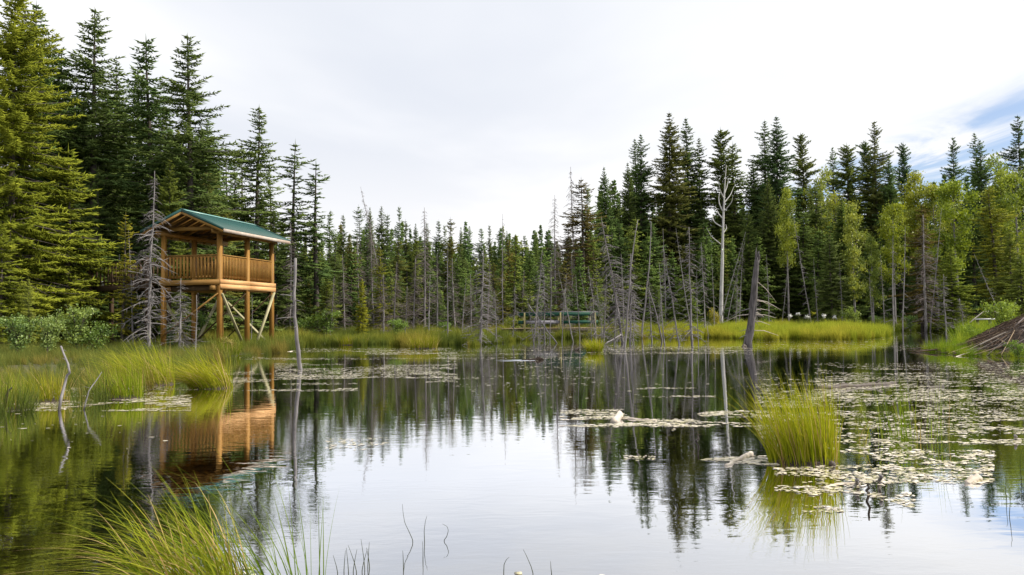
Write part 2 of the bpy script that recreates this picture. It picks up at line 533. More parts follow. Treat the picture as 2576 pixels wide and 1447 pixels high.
def spruce(seed, H, Rm, clear=.06, prof=.85, dens=1., droop=.3, gap=.12, tw=.036, lod=1., up=.6, ragged=.3, stub=True):
    rng = np.random.default_rng(seed)
    wood, cr = MB(), MB()
    nz = 10
    zt = np.linspace(-.3, H, nz)
    wob = np.cumsum(rng.normal(0, .02, (nz, 2)), 0)
    P = np.column_stack([wob, zt])
    r0 = .011 * H + .02
    wood.tube(P, r0 * (1 - np.linspace(0, .96, nz)) ** .9, 7, v=.5)
    tx = lambda z: np.array([np.interp(z, zt, wob[:, 0]), np.interp(z, zt, wob[:, 1]), z])
    A, B, rr, vv = [], [], [], []
    bA, bB, br = [], [], []
    lop, lop_az = rng.uniform(.08, .28), rng.uniform(0, 6.28)
    z = clear * H
    while z < H - .12:
        t = (z - clear * H) / (H * (1 - clear))
        Lm = Rm * ((1 - t) ** prof) * (.55 + .45 * min(1, t / .10)) * min(1, (1 - t) / .14) ** .45 + .08
        band = 1 + ragged * math.sin(z * 2.1 + seed) * .5
        nb = max(3, int(round((rng.uniform(4.5, 7.5)) * dens * (1 if t < .8 else .8))))
        a0 = rng.uniform(0, 6.28)
        for k in range(nb):
            if rng.random() < gap * .5:
                continue
            az = a0 + k * 6.283 / nb + rng.normal(0, .25)
            L = Lm * rng.uniform(.66, 1.15) * band
            L *= 1 + lop * math.cos(az - lop_az)
            if rng.random() < gap:
                L *= .5
            e = -.30 * (1 - t) ** 1.5 + up * max(0, t - .35) ** 1.2 + rng.normal(0, .09)
            step = .105 / lod
            ns = max(2, int(L / step))
            s = (np.arange(ns) + rng.uniform(.3, .9)) / ns * L
            dh = np.array([math.cos(az), math.sin(az)])
            lat = np.array([-dh[1], dh[0], 0])
            hz = s * math.cos(e)
            vz = s * math.sin(e) - droop * s * (1 - .85 * s / L)
            base = tx(z + rng.uniform(-.08, .08))
            pts = base + np.column_stack([hz * dh[0], hz * dh[1], vz])
            tan = np.gradient(pts, axis=0) if ns > 1 else np.array([[dh[0], dh[1], 0]])
            tan /= np.linalg.norm(tan, axis=1)[:, None] + 1e-9
            bA.append(base)
            bB.append(pts[-1])
            br.append(.008 + .006 * L)
            mask = s > (.10 + .22 * (1 - t)) * L * (.55 if stub else 0)
            shade = rng.uniform(-.16, .16)
            for sd in (-1, 1, 0):
                if sd == 0:
                    dirv = tan * .7 + np.column_stack([rng.normal(0, .35, (ns, 2)), rng.normal(-.15, .55, ns)])
                else:
                    dirv = tan * .62 + sd * lat * .8 + np.column_stack([rng.normal(0, .18, (ns, 2)), rng.normal(-.14, .28, ns)])
                dirv /= np.linalg.norm(dirv, axis=1)[:, None]
                ln = np.minimum(.62, .15 + .24 * L) * (1 - .55 * s / L) * rng.uniform(.65, 1.35, ns)
                if sd == 0:
                    ln *= .8
                A.append(pts[mask])
                B.append((pts + dirv * ln[:, None])[mask])
                rr.append(np.full(mask.sum(), tw / math.sqrt(lod)) * rng.uniform(.7, 1.3, mask.sum()))
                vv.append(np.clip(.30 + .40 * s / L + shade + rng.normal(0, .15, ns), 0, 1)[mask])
            A.append(pts[-1:])
            B.append(pts[-1:] + tan[-1:] * .22)
            rr.append(np.array([tw]))
            vv.append(np.array([.8]))
        z += (.17 + .0075 * H * (1 - t * .5)) * rng.uniform(.75, 1.25)
    top = tx(H - .02)
    A.append(top[None] - [[0, 0, .5]])
    B.append(top[None] + [[0, 0, .25]])
    rr.append(np.array([tw * .9]))
    vv.append(np.array([.5]))
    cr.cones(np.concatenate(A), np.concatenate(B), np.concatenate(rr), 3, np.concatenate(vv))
    wood.cones(np.array(bA), np.array(bB), np.array(br), 3, .4)
    return wood.mesh('trunk'), cr.mesh('crown'), H, Rm


def dead(seed, H, Rm, nper=14, r0=None, start=.08, curve=-.55, sub=4, tipr=.15, kink=.02):
    """bare snag: trunk plus drooping dead branches with fine twigs"""
    rng = np.random.default_rng(seed)
    tr, cr = MB(), MB()
    nz = 12
    zt = np.linspace(-.4, H, nz)
    wob = np.cumsum(rng.normal(0, kink, (nz, 2)), 0)
    wob -= wob[1]
    r0 = r0 or (.010 * H + .02)
    tr.tube(np.column_stack([wob, zt]), r0 * (1 - np.linspace(0, 1 - tipr, nz)), 7, v=.5, jit=.06, rng=rng)
    A, B, rr = [], [], []
    nb = int(nper * H)
    for _ in range(nb):
        t = rng.uniform(start, .97)
        z = t * H
        az = rng.uniform(0, 6.283)
        L = Rm * (1 - t) ** .6 * rng.uniform(.25, 1.1) + .06
        e = rng.uniform(-.25, .35)
        k = 5
        s = np.linspace(0, 1, k)
        hx = s * L * math.cos(e)
        vz = s * L * math.sin(e) + curve * L * s ** 2 * rng.uniform(.3, 1.2)
        base = np.array([np.interp(z, zt, wob[:, 0]), np.interp(z, zt, wob[:, 1]), z])
        bend = rng.normal(0, .25)
        azs = az + bend * s
        pts = base + np.column_stack([hx * np.cos(azs), hx * np.sin(azs), vz])
        rb = (.010 + .011 * L) * np.linspace(1, .35, k)
        cr.tube(pts, rb, 3, cap=False, v=rng.uniform(0, 1))
        for _s in range(rng.integers(0, sub + 1)):
            u = rng.uniform(.25, 1)
            p0 = np.array([np.interp(u, s, pts[:, c]) for c in range(3)])
            dv = np.array([math.cos(az + rng.normal(0, .9)), math.sin(az + rng.normal(0, .9)), rng.normal(-.5, .5)])
            A.append(p0)
            B.append(p0 + dv * L * rng.uniform(.15, .45))
            rr.append(.008 + .004 * L)
    if A:
        cr.cones(np.array(A), np.array(B), np.array(rr), 3, rng.uniform(0, 1, len(A)))
    return tr.mesh('trunk', True), cr.mesh('bare_crown') if nb else None, H, Rm


def leafy(seed, H, Rm, nl=7000, ls=.085, clear=.35, limbs=26, r0=None, spread=.32, up=.6):
    """broadleaf tree or shrub: trunk, limbs, leaf faces gathered in clumps"""
    rng = np.random.default_rng(seed)
    tr, cr = MB(), MB()
    nz = 10
    zt = np.linspace(-.2, H * .93, nz)
    wob = np.cumsum(rng.normal(0, .015 * H / 5, (nz, 2)), 0)
    tr.tube(np.column_stack([wob, zt]), (r0 or .012 * H + .015) * (1 - np.linspace(0, .93, nz)), 7, jit=.05, rng=rng)
    C = []
    for k in range(limbs):
        t = clear + (1 - clear) * (k + rng.random()) / limbs * .95
        z = t * H
        u = (t - clear) / (1 - clear)
        L = Rm * (math.sin(math.pi * min(1, .18 + .82 * u)) ** .6 + .12) * rng.uniform(.5, 1.3)
        az = k * 2.4 + rng.normal(0, .4)
        e = up * rng.uniform(.5, 1.3)
        s = np.linspace(0, 1, 5)
        base = np.array([np.interp(z, zt, wob[:, 0]), np.interp(z, zt, wob[:, 1]), z * .93])
        pts = base + np.column_stack([np.cos(az) * s * L * math.cos(e), np.sin(az) * s * L * math.cos(e), s * L * math.sin(e) + rng.normal(0, .03 * L, 5)])
        tr.tube(pts, (.008 + .008 * L) * (1 - .75 * s), 4, cap=False)
        for u2 in np.linspace(.35, 1.05, 5):
            C.append(np.array([np.interp(u2, s, pts[:, c]) for c in range(3)]))
    C = np.array(C)
    C = C[rng.random(len(C)) < .62]
    wt_ = rng.gamma(1.2, 1., len(C))
    ci = rng.choice(len(C), nl, p=wt_ / wt_.sum())
    cshade = rng.uniform(.15, .85, len(C))
    P = C[ci] + rng.normal(0, 1, (nl, 3)) * spread * np.array([1, 1, .75])
    d1 = rng.normal(0, 1, (nl, 3))
    d1 /= np.linalg.norm(d1, axis=1)[:, None]
    d2 = np.cross(d1, rng.normal(0, 1, (nl, 3)))
    d2 /= np.linalg.norm(d2, axis=1)[:, None]
    sz = ls * rng.uniform(.6, 1.3, nl)[:, None]
    V = np.stack([P - d1 * sz * .6, P + d2 * sz * .42, P + d1 * sz * .6, P - d2 * sz * .42], 1).reshape(-1, 3)
    F = np.arange(nl * 4).reshape(nl, 4)
    cr.add(V, F, np.repeat(np.clip(cshade[ci] + rng.normal(0, .2, nl), 0, 1), 4))
    return tr.mesh('trunk'), cr.mesh('crown'), H, Rm


def blades(rng, N, rx, ry, h, w, lean=(0, 0), bend=.35, k=5, hvar=.3, spread=.3, base=None, stiff=1.8, v0=.5, vs=.22, face=None):
    """N curved tapering ribbons; returns V, F, v"""
    if base is None:
        a = rng.uniform(0, 6.283, N)
        q = np.sqrt(rng.random(N))
        base = np.column_stack([rx * q * np.cos(a), ry * q * np.sin(a), np.zeros(N)])
    az = rng.uniform(0, 6.283, N)
    hh = h * (1 + rng.normal(0, hvar, N)).clip(.35, 1.6)
    lx = lean[0] + spread * np.cos(az) * rng.random(N) + spread * .9 * base[:, 0] / max(rx, 1e-3)
    ly = lean[1] + spread * np.sin(az) * rng.random(N) + spread * .9 * base[:, 1] / max(ry, 1e-3)
    bd = bend * rng.uniform(.1, 1.7, N)
    s = np.linspace(0, 1, k + 1)
    ll = np.hypot(lx, ly) + 1e-6
    hor = (.35 * s[None] + bd[:, None] * 2.0 * s[None] ** stiff)
    X = base[:, 0:1] + hh[:, None] * (lx / 1.0)[:, None] * hor
    Y = base[:, 1:2] + hh[:, None] * (ly / 1.0)[:, None] * hor
    drop = (bd * ll)[:, None] ** 1.2 * 1.1 * s[None] ** 2.6
    Zc = base[:, 2:3] + hh[:, None] * (s[None] - drop)
    fa = rng.uniform(0, 6.283, N) if face is None else rng.normal(face, .5, N)
    wx, wy = np.cos(fa) * w / 2, np.sin(fa) * w / 2
    tp = (1 - s ** 1.6) * .92 + .08
    L_ = np.stack([X - wx[:, None] * tp, Y - wy[:, None] * tp, Zc], -1)
    R_ = np.stack([X + wx[:, None] * tp, Y + wy[:, None] * tp, Zc], -1)
    V = np.stack([L_, R_], 2).reshape(-1, 3)
    o = np.arange(N)[:, None] * (2 * (k + 1))
    i = np.arange(k)[None] * 2
    F = np.stack([o + i, o + i + 1, o + i + 3, o + i + 2], -1).reshape(-1, 4)
    vv = np.clip(rng.normal(v0, vs, N)[:, None] + .25 * (s[None] - .5), 0, 1)
    return V, F, np.repeat(vv.reshape(-1), 2)


# prototypes (meshes only, shared by every copy)
SP = {
    'hero': spruce(1, 19, 3.9, .04, .60, 1.25, .34, .12, .042, 1.1),
    'full': spruce(2, 18, 3.2, .04, .60, 1.20, .30, .10, .040),
    'open': spruce(3, 18, 3.0, .06, .55, .98, .20, .28, .040, up=.8, ragged=.6),
    'spire': spruce(4, 14, 1.75, .08, .50, .95, .28, .22, .038, ragged=.7),
    'thin': spruce(5, 12, 1.25, .14, .45, .80, .26, .35, .036, ragged=1.0),
    'pine': spruce(6, 20, 2.3, .18, .36, 1.15, -.10, .18, .052, up=1.0, ragged=.8),
    'cone': spruce(7, 20, 3.1, .04, .62, 1.25, .30, .08, .046, .9),
    'young': spruce(8, 7, 1.6, .04, .65, 1.1, .22, .18, .034, 1.3),
    'tall': spruce(9, 22, 2.6, .08, .52, 1.05, .30, .18, .046, .9, ragged=.7),
    'ragged': spruce(10, 15, 2.2, .10, .55, .85, .36, .30, .040, ragged=1.1),
}
DD = {
    'dense': dead(21, 6.5, 1.25, 30, .085, .04, -.45, 8),
    'fine': dead(22, 5.2, .85, 24, .055, .06, -.45, 6),
    'sparse': dead(23, 6.5, .8, 9, .06, .12, -.35, 4),
    'pole': dead(24, 5.0, .4, 3, .055, .3, -.3, 1, .3),
    'tallgrey': dead(25, 11, 1.4, 26, .10, .08, -.5, 7),
    'stick': dead(26, 3.0, .5, 3.5, .055, .35, -.2, 1, .55),
}
LF = {
    'aspen': leafy(31, 11, 1.7, 8500, .125, .36, 24, spread=.26, up=.8),
    'aspen2': leafy(36, 11, 1.5, 7500, .125, .42, 22, spread=.30, up=.95),
    'aspen3': leafy(37, 11, 2.0, 9000, .125, .30, 20, spread=.28, up=.7),
    'poplar': leafy(32, 9, 1.4, 6000, .12, .22, 24, spread=.22, up=1.0),
    'light': leafy(33, 8, 1.3, 3400, .115, .35, 20, spread=.24),
    'willow': leafy(34, 1.7, 1.2, 2100, .085, .02, 26, r0=.03, spread=.13, up=1.15),
    'bush': leafy(35, 1.0, .8, 1500, .075, .02, 20, r0=.02, spread=.12, up=.9),
}
used = {}


def place_tree(kind, name, label, cat, base, H, wf=1.0, color=(1, 1, 1), rz=None, group=None, mats=('bark', 'needle'), lean=None, src=None):
    tr, cr, H0, R0 = src
    t = thing(name, label, cat, base, 0, group)
    rng = random.Random(hash((round(base[0], 2), round(base[1], 2))) & 0xffff)
    rz = rng.uniform(0, 6.28) if rz is None else rz
    s = H / H0
    t.rotation_mode = 'QUATERNION'
    q = Matrix.Rotation(rz, 3, 'Z').to_quaternion()
    if lean is not None:
        q = Vector((0, 0, 1)).rotation_difference(Vector(lean).normalized()) @ q
    t.rotation_quaternion = q
    t.scale = (s * wf, s * wf, s)
    for nm, me, mt in (('trunk', tr, mats[0]), ('crown' if mats[1] not in ('grey_wood', 'brown_twig', 'pale_bark') else 'bare_crown', cr, mats[1])):
        if me is None:
            continue
        key = (me.name, mt)
        if key not in used:
            mm = me if not me.materials else me.copy()
            if not mm.materials:
                mm.materials.append(M[mt])
            else:
                mm.materials[0] = M[mt]
            used[key] = mm
        o = obj(nm, used[key], None, t)
        o.color = (*color, 1)
    return t


def conifer(kind, x, ytop, d, label, color=(1, 1, 1), wf=1.0, name='spruce_tree', group=None, cat='tree', z0=None):
    top = AT(x, ytop, d)
    z = gz(top.x, top.y) if z0 is None else z0
    z = max(z, 0.0)
    rr_ = random.Random(int(x * 13 + ytop * 7 + d))
    H_ = top.z - z
    kc = rr_.uniform(.85, 1.15)
    ln = (rr_.gauss(0, .018), rr_.gauss(0, .015), 1)
    return place_tree(kind, name, label, cat, (top.x - ln[0] * H_, top.y - ln[1] * H_, z), H_, wf * rr_.uniform(1.0, 1.22), tuple(c * kc * rr_.uniform(.96, 1.04) for c in color), None, group, ('bark', 'needle'), ln, SP[kind])


def snag(kind, bx, by, tx, ty, label, wf=1.0, mats=('grey_wood', 'grey_wood'), name='dead_tree', group='grey dead trees in the marsh', dy=0.0, d=None, rz=None, cat='dead tree'):
    if d is None:
        b = G(bx, by)
    else:
        b = AT(bx, by, d)
        b.z = max(0, gz(b.x, b.y))
    t = AT(tx, ty, b.y + dy)
    v = t - b
    return place_tree(kind, name, label, cat, tuple(b), v.length, wf, (1, 1, 1), rz, group, mats, v, DD[kind])


LEAFP = {'spruce needles': ((.062, .095, .036), (.21, .245, .08), .25, .3), 'sedge blades': ((.115, .16, .032), (.46, .46, .135), .40, .35)}
TINT = {}


def tinted(base, c):
    if (base, c) not in TINT:
        dk, lt, tr, rn = LEAFP[base]
        TINT[base, c] = leaf_mat('%s tint %d' % (base, len(TINT)), tuple(a * b for a, b in zip(dk, c)), tuple(a * b for a, b in zip(lt, c)), tr, rn, False)
    return TINT[base, c]


# ------------------------------------------------------------------ scattering (one object of stuff each)
def scatter(name, label, protos, pts, rots, scales, idx, material=None):
    """points with instances of small plant meshes: for masses nobody could count"""
    c = bpy.data.collections.new(name + ' source')
    for k, (pm, colr) in enumerate(protos):
        pm = pm.copy()
        pm.materials[len(pm.materials) - 1] = tinted(pm.materials[len(pm.materials) - 1].name, colr)
        o = bpy.data.objects.new('%s_source_%02d' % (name, k), pm)
        o.color = (*colr, 1)
        c.objects.link(o)
    me = bpy.data.meshes.new(name)
    n_ = len(pts)
    me.vertices.add(n_)
    me.vertices.foreach_set('co', np.asarray(pts, np.float32).ravel())
    for nm, ty, dat, key in (('rot', 'FLOAT_VECTOR', rots, 'vector'), ('scl', 'FLOAT_VECTOR', scales, 'vector'), ('idx', 'INT', idx, 'value')):
        a = me.attributes.new(nm, ty, 'POINT')
        a.data.foreach_set(key, np.asarray(dat, np.int32 if ty == 'INT' else np.float32).ravel())
    o = bpy.data.objects.new(name, me)
    COL.objects.link(o)
    ng = bpy.data.node_groups.new(name + ' scatter', 'GeometryNodeTree')
    ng.interface.new_socket('Geometry', in_out='INPUT', socket_type='NodeSocketGeometry')
    ng.interface.new_socket('Geometry', in_out='OUTPUT', socket_type='NodeSocketGeometry')
    N = ng.nodes
    gi, go = N.new('NodeGroupInput'), N.new('NodeGroupOutput')
    ci = N.new('GeometryNodeCollectionInfo')
    ci.inputs[0].default_value = c
    ci.inputs[1].default_value = True
    ci.inputs[2].default_value = True
    ip = N.new('GeometryNodeInstanceOnPoints')
    ip.inputs['Pick Instance'].default_value = True

    def na(nm, ty):
        q = N.new('GeometryNodeInputNamedAttribute')
        q.data_type = ty
        q.inputs[0].default_value = nm
        return q.outputs[0]
    L = ng.links.new
    L(gi.outputs[0], ip.inputs['Points'])
    L(ci.outputs[0], ip.inputs['Instance'])
    L(na('idx', 'INT'), ip.inputs['Instance Index'])
    L(na('rot', 'FLOAT_VECTOR'), ip.inputs['Rotation'])
    L(na('scl', 'FLOAT_VECTOR'), ip.inputs['Scale'])
    L(ip.outputs[0], go.inputs[0])
    md = o.modifiers.new('scatter', 'NODES')
    md.node_group = ng
    return tag(o, label, kind='stuff')


def with_mat(me, mt):
    me = me.copy()
    me.materials.clear()
    me.materials.append(M[mt])
    return me


def join_tree(src, mt_trunk='bark', mt_crown='needle'):
    """trunk and crown of a prototype in one mesh, for scattered masses"""
    tr, cr = src[0], src[1]
    Vs, Fs, vs_, mi, n0 = [], [], [], [], 0
    for k, me in enumerate((tr, cr)):
        v = np.empty(len(me.vertices) * 3, np.float32)
        me.vertices.foreach_get('co', v)
        a = np.empty(len(me.vertices), np.float32)
        me.attributes['v'].data.foreach_get('value', a)
        lt = np.empty(len(me.polygons), np.int32)
        me.polygons.foreach_get('loop_total', lt)
        lv = np.empty(len(me.loops), np.int32)
        me.loops.foreach_get('vertex_index', lv)
        st = np.concatenate([[0], np.cumsum(lt)[:-1]])
        for kk in np.unique(lt):
            sel = st[lt == kk]
            Fs.append(lv[sel[:, None] + np.arange(kk)[None]] + n0)
            mi.append(np.full(len(sel), k, np.int32))
        Vs.append(v.reshape(-1, 3))
        vs_.append(a)
        n0 += len(a)
    me = new_mesh('tree', np.concatenate(Vs), Fs, np.concatenate(vs_))
    me.materials.append(M[mt_trunk])
    me.materials.append(M[mt_crown])
    me.polygons.foreach_set('material_index', np.concatenate(mi))
    return me


rs = np.random.default_rng(5)

# --- far wooded slope and forest interior behind the front trees
LOW = [join_tree(spruce(41, 14, 1.9, .08, .8, .75, .3, .15, .075, .42)), join_tree(spruce(42, 14, 1.5, .10, .75, .75, .3, .2, .07, .42, ragged=.6)),
       join_tree(spruce(43, 14, 2.2, .05, .9, .8, .3, .1, .08, .42)), join_tree(spruce(44, 14, 1.3, .2, .6, .6, .3, .3, .065, .42, ragged=.8))]
lowp = [(LOW[0], (1.0, 1.2, .98)), (LOW[1], (1.2, 1.32, .98)), (LOW[2], (.85, 1.1, 1.0)), (LOW[3], (1.4, 1.3, .9)), (LOW[1], (1.25, .95, .75))]


def forest(name, label, region, n_, hmin, hmax, seed, wts=(3, 3, 3, 2, .4)):
    r = np.random.default_rng(seed)
    pts = []
    (x0, x1), (y0, y1) = region
    while len(pts) < n_:
        y = y0 + (y1 - y0) * r.random() ** 1.1
        px_ = r.uniform(x0, x1)
        q = AT(px_, 800, y)
        pts.append((q.x, y, 0))
    P = np.array(pts)
    P[:, 2] = ground_z(P[:, :2])
    keep = signed(P[:, :2]) > 3
    P = P[keep]
    m_ = len(P)
    hs = r.uniform(hmin, hmax, m_) / 14.
    S = np.column_stack([hs * r.uniform(.8, 1.15, m_)] * 2 + [hs])
    Rt = np.column_stack([r.normal(0, .02, m_), r.normal(0, .02, m_), r.uniform(0, 6.28, m_)])
    wts = np.array(wts) / sum(wts)
    return scatter(name, label, lowp, P, Rt, S, r.choice(len(lowp), m_, p=wts))


forest('far_forest', 'distant dense dark green conifer forest on the rise behind the marsh', ((560, 1520), (92, 190)), 700, 8.5, 12.5, 1)
forest('far_forest', 'dark conifer forest interior behind the tall trees on the left', ((-900, 560), (54, 110)), 420, 11, 16, 2)
forest('far_forest', 'dark conifer forest interior behind the tall trees on the right', ((1480, 3300), (96, 160)), 560, 14, 18.5, 3, (3, 2, 4, 1, .3))

YNG = [join_tree(spruce(51, 7, 1.5, .03, .65, .9, .25, .18, .05, .6)), join_tree(spruce(52, 7, 1.1, .05, .55, .8, .3, .25, .045, .6, ragged=.8)), join_tree(spruce(53, 7, 1.3, .03, .7, .9, .25, .2, .05, .6))]
yp = [(YNG[0], (.95, 1.12, .80)), (YNG[1], (1.25, 1.25, .75)), (YNG[2], (.85, 1.05, .80)), (YNG[1], (1.15, .85, .65))]


def understory(label, region, n_, hmin, hmax, seed):
    r = np.random.default_rng(seed)
    (x0, x1), (y0, y1) = region
    P = np.array([[AT(r.uniform(x0, x1), 800, yy).x, yy, 0] for yy in r.uniform(y0, y1, n_)])
    P[:, 2] = ground_z(P[:, :2])
    P = P[signed(P[:, :2]) > 7]
    m_ = len(P)
    hs = hmin + (hmax - hmin) * r.random(m_) ** 1.4
    hs = hs / 7.
    return scatter('young_spruce_thicket', label, yp, P, np.column_stack([r.normal(0, .03, (m_, 2)), r.uniform(0, 6.28, m_)]), np.column_stack([hs * r.uniform(.8, 1.2, m_)] * 2 + [hs]), r.choice(4, m_, p=[.34, .26, .3, .1]))


understory('thicket of young green spruces filling the middle forest edge', ((760, 1520), (60, 90)), 130, 3, 8, 11)
understory('thicket of young green spruces filling the right forest edge', ((1480, 2700), (76, 95)), 170, 4, 11, 12)
understory('thicket of young green spruces in the shade of the left forest', ((-500, 640), (43, 60)), 90, 3, 8, 13)

# ------------------------------------------------------------------ named conifers, left stand
Y_ = (1.62, 1.52, .52)
YG = (1.45, 1.4, .75)
GR = (1.0, 1.1, .85)
DK = (.86, 1.06, .92)
BR = (.95, .62, .58)
OL = (1.2, 1.0, .65)
left_stand = [
    ('hero', 38, -70, 36, 'huge yellow-green spruce at the left edge, cut off by the top of the photo', Y_, .86),
    ('full', -75, -30, 43, 'dark spruce cut by the left edge behind the huge yellow-green spruce', DK, 1.1),
    ('full', 98, 8, 46, 'tall dark spruce rising just right of the huge yellow-green spruce', DK, 1.0),
    ('full', 152, 128, 49, 'dark spruce with a pointed top between two taller dark spruces on the left', DK, .9),
    ('open', 236, 24, 47, 'tall spruce with sparse ragged top, second highest on the left', GR, 1.0),
    ('full', 296, 155, 52, 'green spruce filling the gap left of the twin narrow tops', GR, .9),
    ('spire', 340, 166, 55, 'slim spruce top half hidden left of the dark narrow spire', GR, 1.1),
    ('spire', 372, 97, 46, 'dark narrow spire-shaped spruce standing left of the broad spruce', DK, 1.05),
    ('open', 470, 90, 44, 'broad tall spruce with spreading arms standing behind the lookout tower', GR, 1.12),
    ('young', 184, 372, 38, 'yellow-green spruce leaning out below the tall dark spruces on the left', Y_, 1.0),
    ('full', 430, 400, 42, 'yellow-green lit spruce crown right behind the tower roof ridge', YG, .8),
    ('ragged', 520, 430, 50, 'olive spruce behind the tower roof, below the broad tall spruce', OL, 1.0),
    ('thin', 570, 366, 62, 'thin bare-looking spire between the broad spruce and the slim tall one', DK, .9),
    ('thin', 605, 358, 63, 'sparse thin spruce spire close left of the slim tall spruce', GR, .8),
    ('spire', 643, 268, 56, 'slim tall spruce above the right end of the tower roof', GR, 1.15),
    ('thin', 681, 408, 64, 'thin short spire just right of the slim tall spruce', GR, .9),
    ('thin', 740, 356, 54, 'lone slender spruce standing against the sky right of the tower', GR, 1.25),
    ('thin', 791, 406, 54, 'rightmost slender lone spruce, darker, against the open sky', DK, 1.3),
    ('thin', 318, 536, 36, 'small yellow-topped spruce with bare lower trunk left of the tower', (2.3, 1.8, .6), .8),
    ('young', 72, 700, 30, 'little spruce sapling with bare trunk in the left bank shrubs', YG, .55),
    ('ragged', 250, 420, 44, 'shaded green spruce behind the yellow-green spruces at left', GR, 1.1),
    ('ragged', 560, 520, 47, 'olive drab spruce seen through the open tower deck', OL, 1.2),
    ('young', 250, 600, 41, 'low dark spruce in the shade left of the elevated walkway', GR, 1.1),
    ('young', 10, 560, 33, 'low yellow-green boughs of a spruce at the extreme left edge', Y_, 1.0),
    ('full', 200, 215, 53, 'full dark spruce filling in behind the sparse-topped tall one', DK, .9),
    ('full', 410, 255, 52, 'full green spruce filling the gap right of the dark narrow spire', GR, .8),
    ('full', 525, 300, 54, 'full dark spruce behind the right arms of the broad tall one', DK, .75),
    ('spire', 590, 430, 58, 'green spruce below the sparse thin spire above the tower roof', GR, 1.2),
    ('spire', 262, 250, 50, 'mid green spruce right below the sparse-topped tall one', GR, 1.2),
    ('ragged', 690, 520, 52, 'green spruce just right of the tower roof end', GR, 1.1),
    ('young', 640, 640, 52, 'small green spruce seen below the right tower railing', GR, 1.1),
]
for k, x, yt, d, lb, colr, wf in left_stand:
    conifer(k, x, yt, d, lb, colr, wf * 1.08, group='tall conifers on the left bank')

# ------------------------------------------------------------------ conifers across the middle distance
ORD = ['first', 'second', 'third', 'fourth', 'fifth', 'sixth', 'seventh', 'eighth', 'ninth', 'tenth', 'eleventh', 'twelfth', 'thirteenth', 'fourteenth',
       'fifteenth', 'sixteenth', 'seventeenth', 'eighteenth', 'nineteenth', 'twentieth', 'twenty-first', 'twenty-second', 'twenty-third', 'twenty-fourth', 'twenty-fifth', 'twenty-sixth', 'twenty-seventh', 'twenty-eighth']
mid = [(834, 530, 78, GR), (861, 540, 84, DK), (901, 516, 80, DK), (930, 521, 82, GR), (958, 519, 84, GR), (975, 540, 90, DK), (1003, 519, 84, DK), (1021, 553, 88, GR), (1046, 562, 92, DK),
       (1072, 562, 88, GR), (1101, 555, 92, DK), (1117, 566, 96, GR), (1133, 548, 92, OL), (1160, 571, 96, GR), (1179, 569, 98, DK), (1208, 574, 98, DK), (1231, 566, 100, GR),
       (1254, 578, 98, GR), (1275, 580, 100, DK), (1298, 590, 102, GR), (1318, 592, 102, DK), (1353, 597, 104, DK), (1376, 604, 100, GR)]
for q, (x, yt, d, colr) in enumerate(mid):
    conifer(['spire', 'cone', 'spire', 'tall', 'ragged'][(q * 7) % 5], x, yt, d, '%s distant spruce from the left along the far skyline between lone spruces and brown snags' % ORD[q],
            tuple(c * u for c, u in zip(colr, (1, 1, 1))), .62 if q % 5 in (1, 3) else .85, group='skyline spruces across the middle')
midfront = [
    ('ragged', 955, 620, 60, 'yellow-green spruce lit by the sun in the middle marsh edge', (2.0, 1.75, .55), .8),
    ('young', 912, 701, 50, 'small yellow-topped young spruce at the middle marsh edge', (2.2, 1.8, .5), .6),
    ('ragged', 880, 610, 66, 'olive spruce with dead lower half right of the lone spruces', OL, .8),
    ('spire', 1282, 603, 75, 'olive-brown spruce standing behind the left end of the footbridge', (1.3, .95, .55), 1.2),
    ('ragged', 1000, 600, 68, 'brownish thinning spruce right of the yellow-green lit one', OL, .9),
    ('ragged', 845, 590, 64, 'green spruce close right of the rightmost lone spruce', GR, .8),
    ('spire', 1160, 620, 76, 'dull green spruce in the middle distance behind twiggy grey snags', GR, 1.1),
    ('young', 1075, 800, 47, 'tiny dark green spruce sapling at the base of the brown dead spruce', DK, .9),
    ('young', 820, 700, 52, 'bushy bright green young spruce at the foot of the lone spruces', YG, 1.1),
    ('spire', 1340, 640, 74, 'dark green spruce behind the footbridge left of the brown conifer', GR, 1.1),
    ('ragged', 1240, 660, 68, 'dull olive spruce left of the footbridge', OL, 1.0),
    ('spire', 925, 560, 72, 'dark slim spruce behind the yellow-green lit one', DK, 1.0),
]
for k, x, yt, d, lb, colr, wf in midfront:
    conifer(k, x, yt, d, lb, colr, wf, group='conifers along the middle marsh edge')

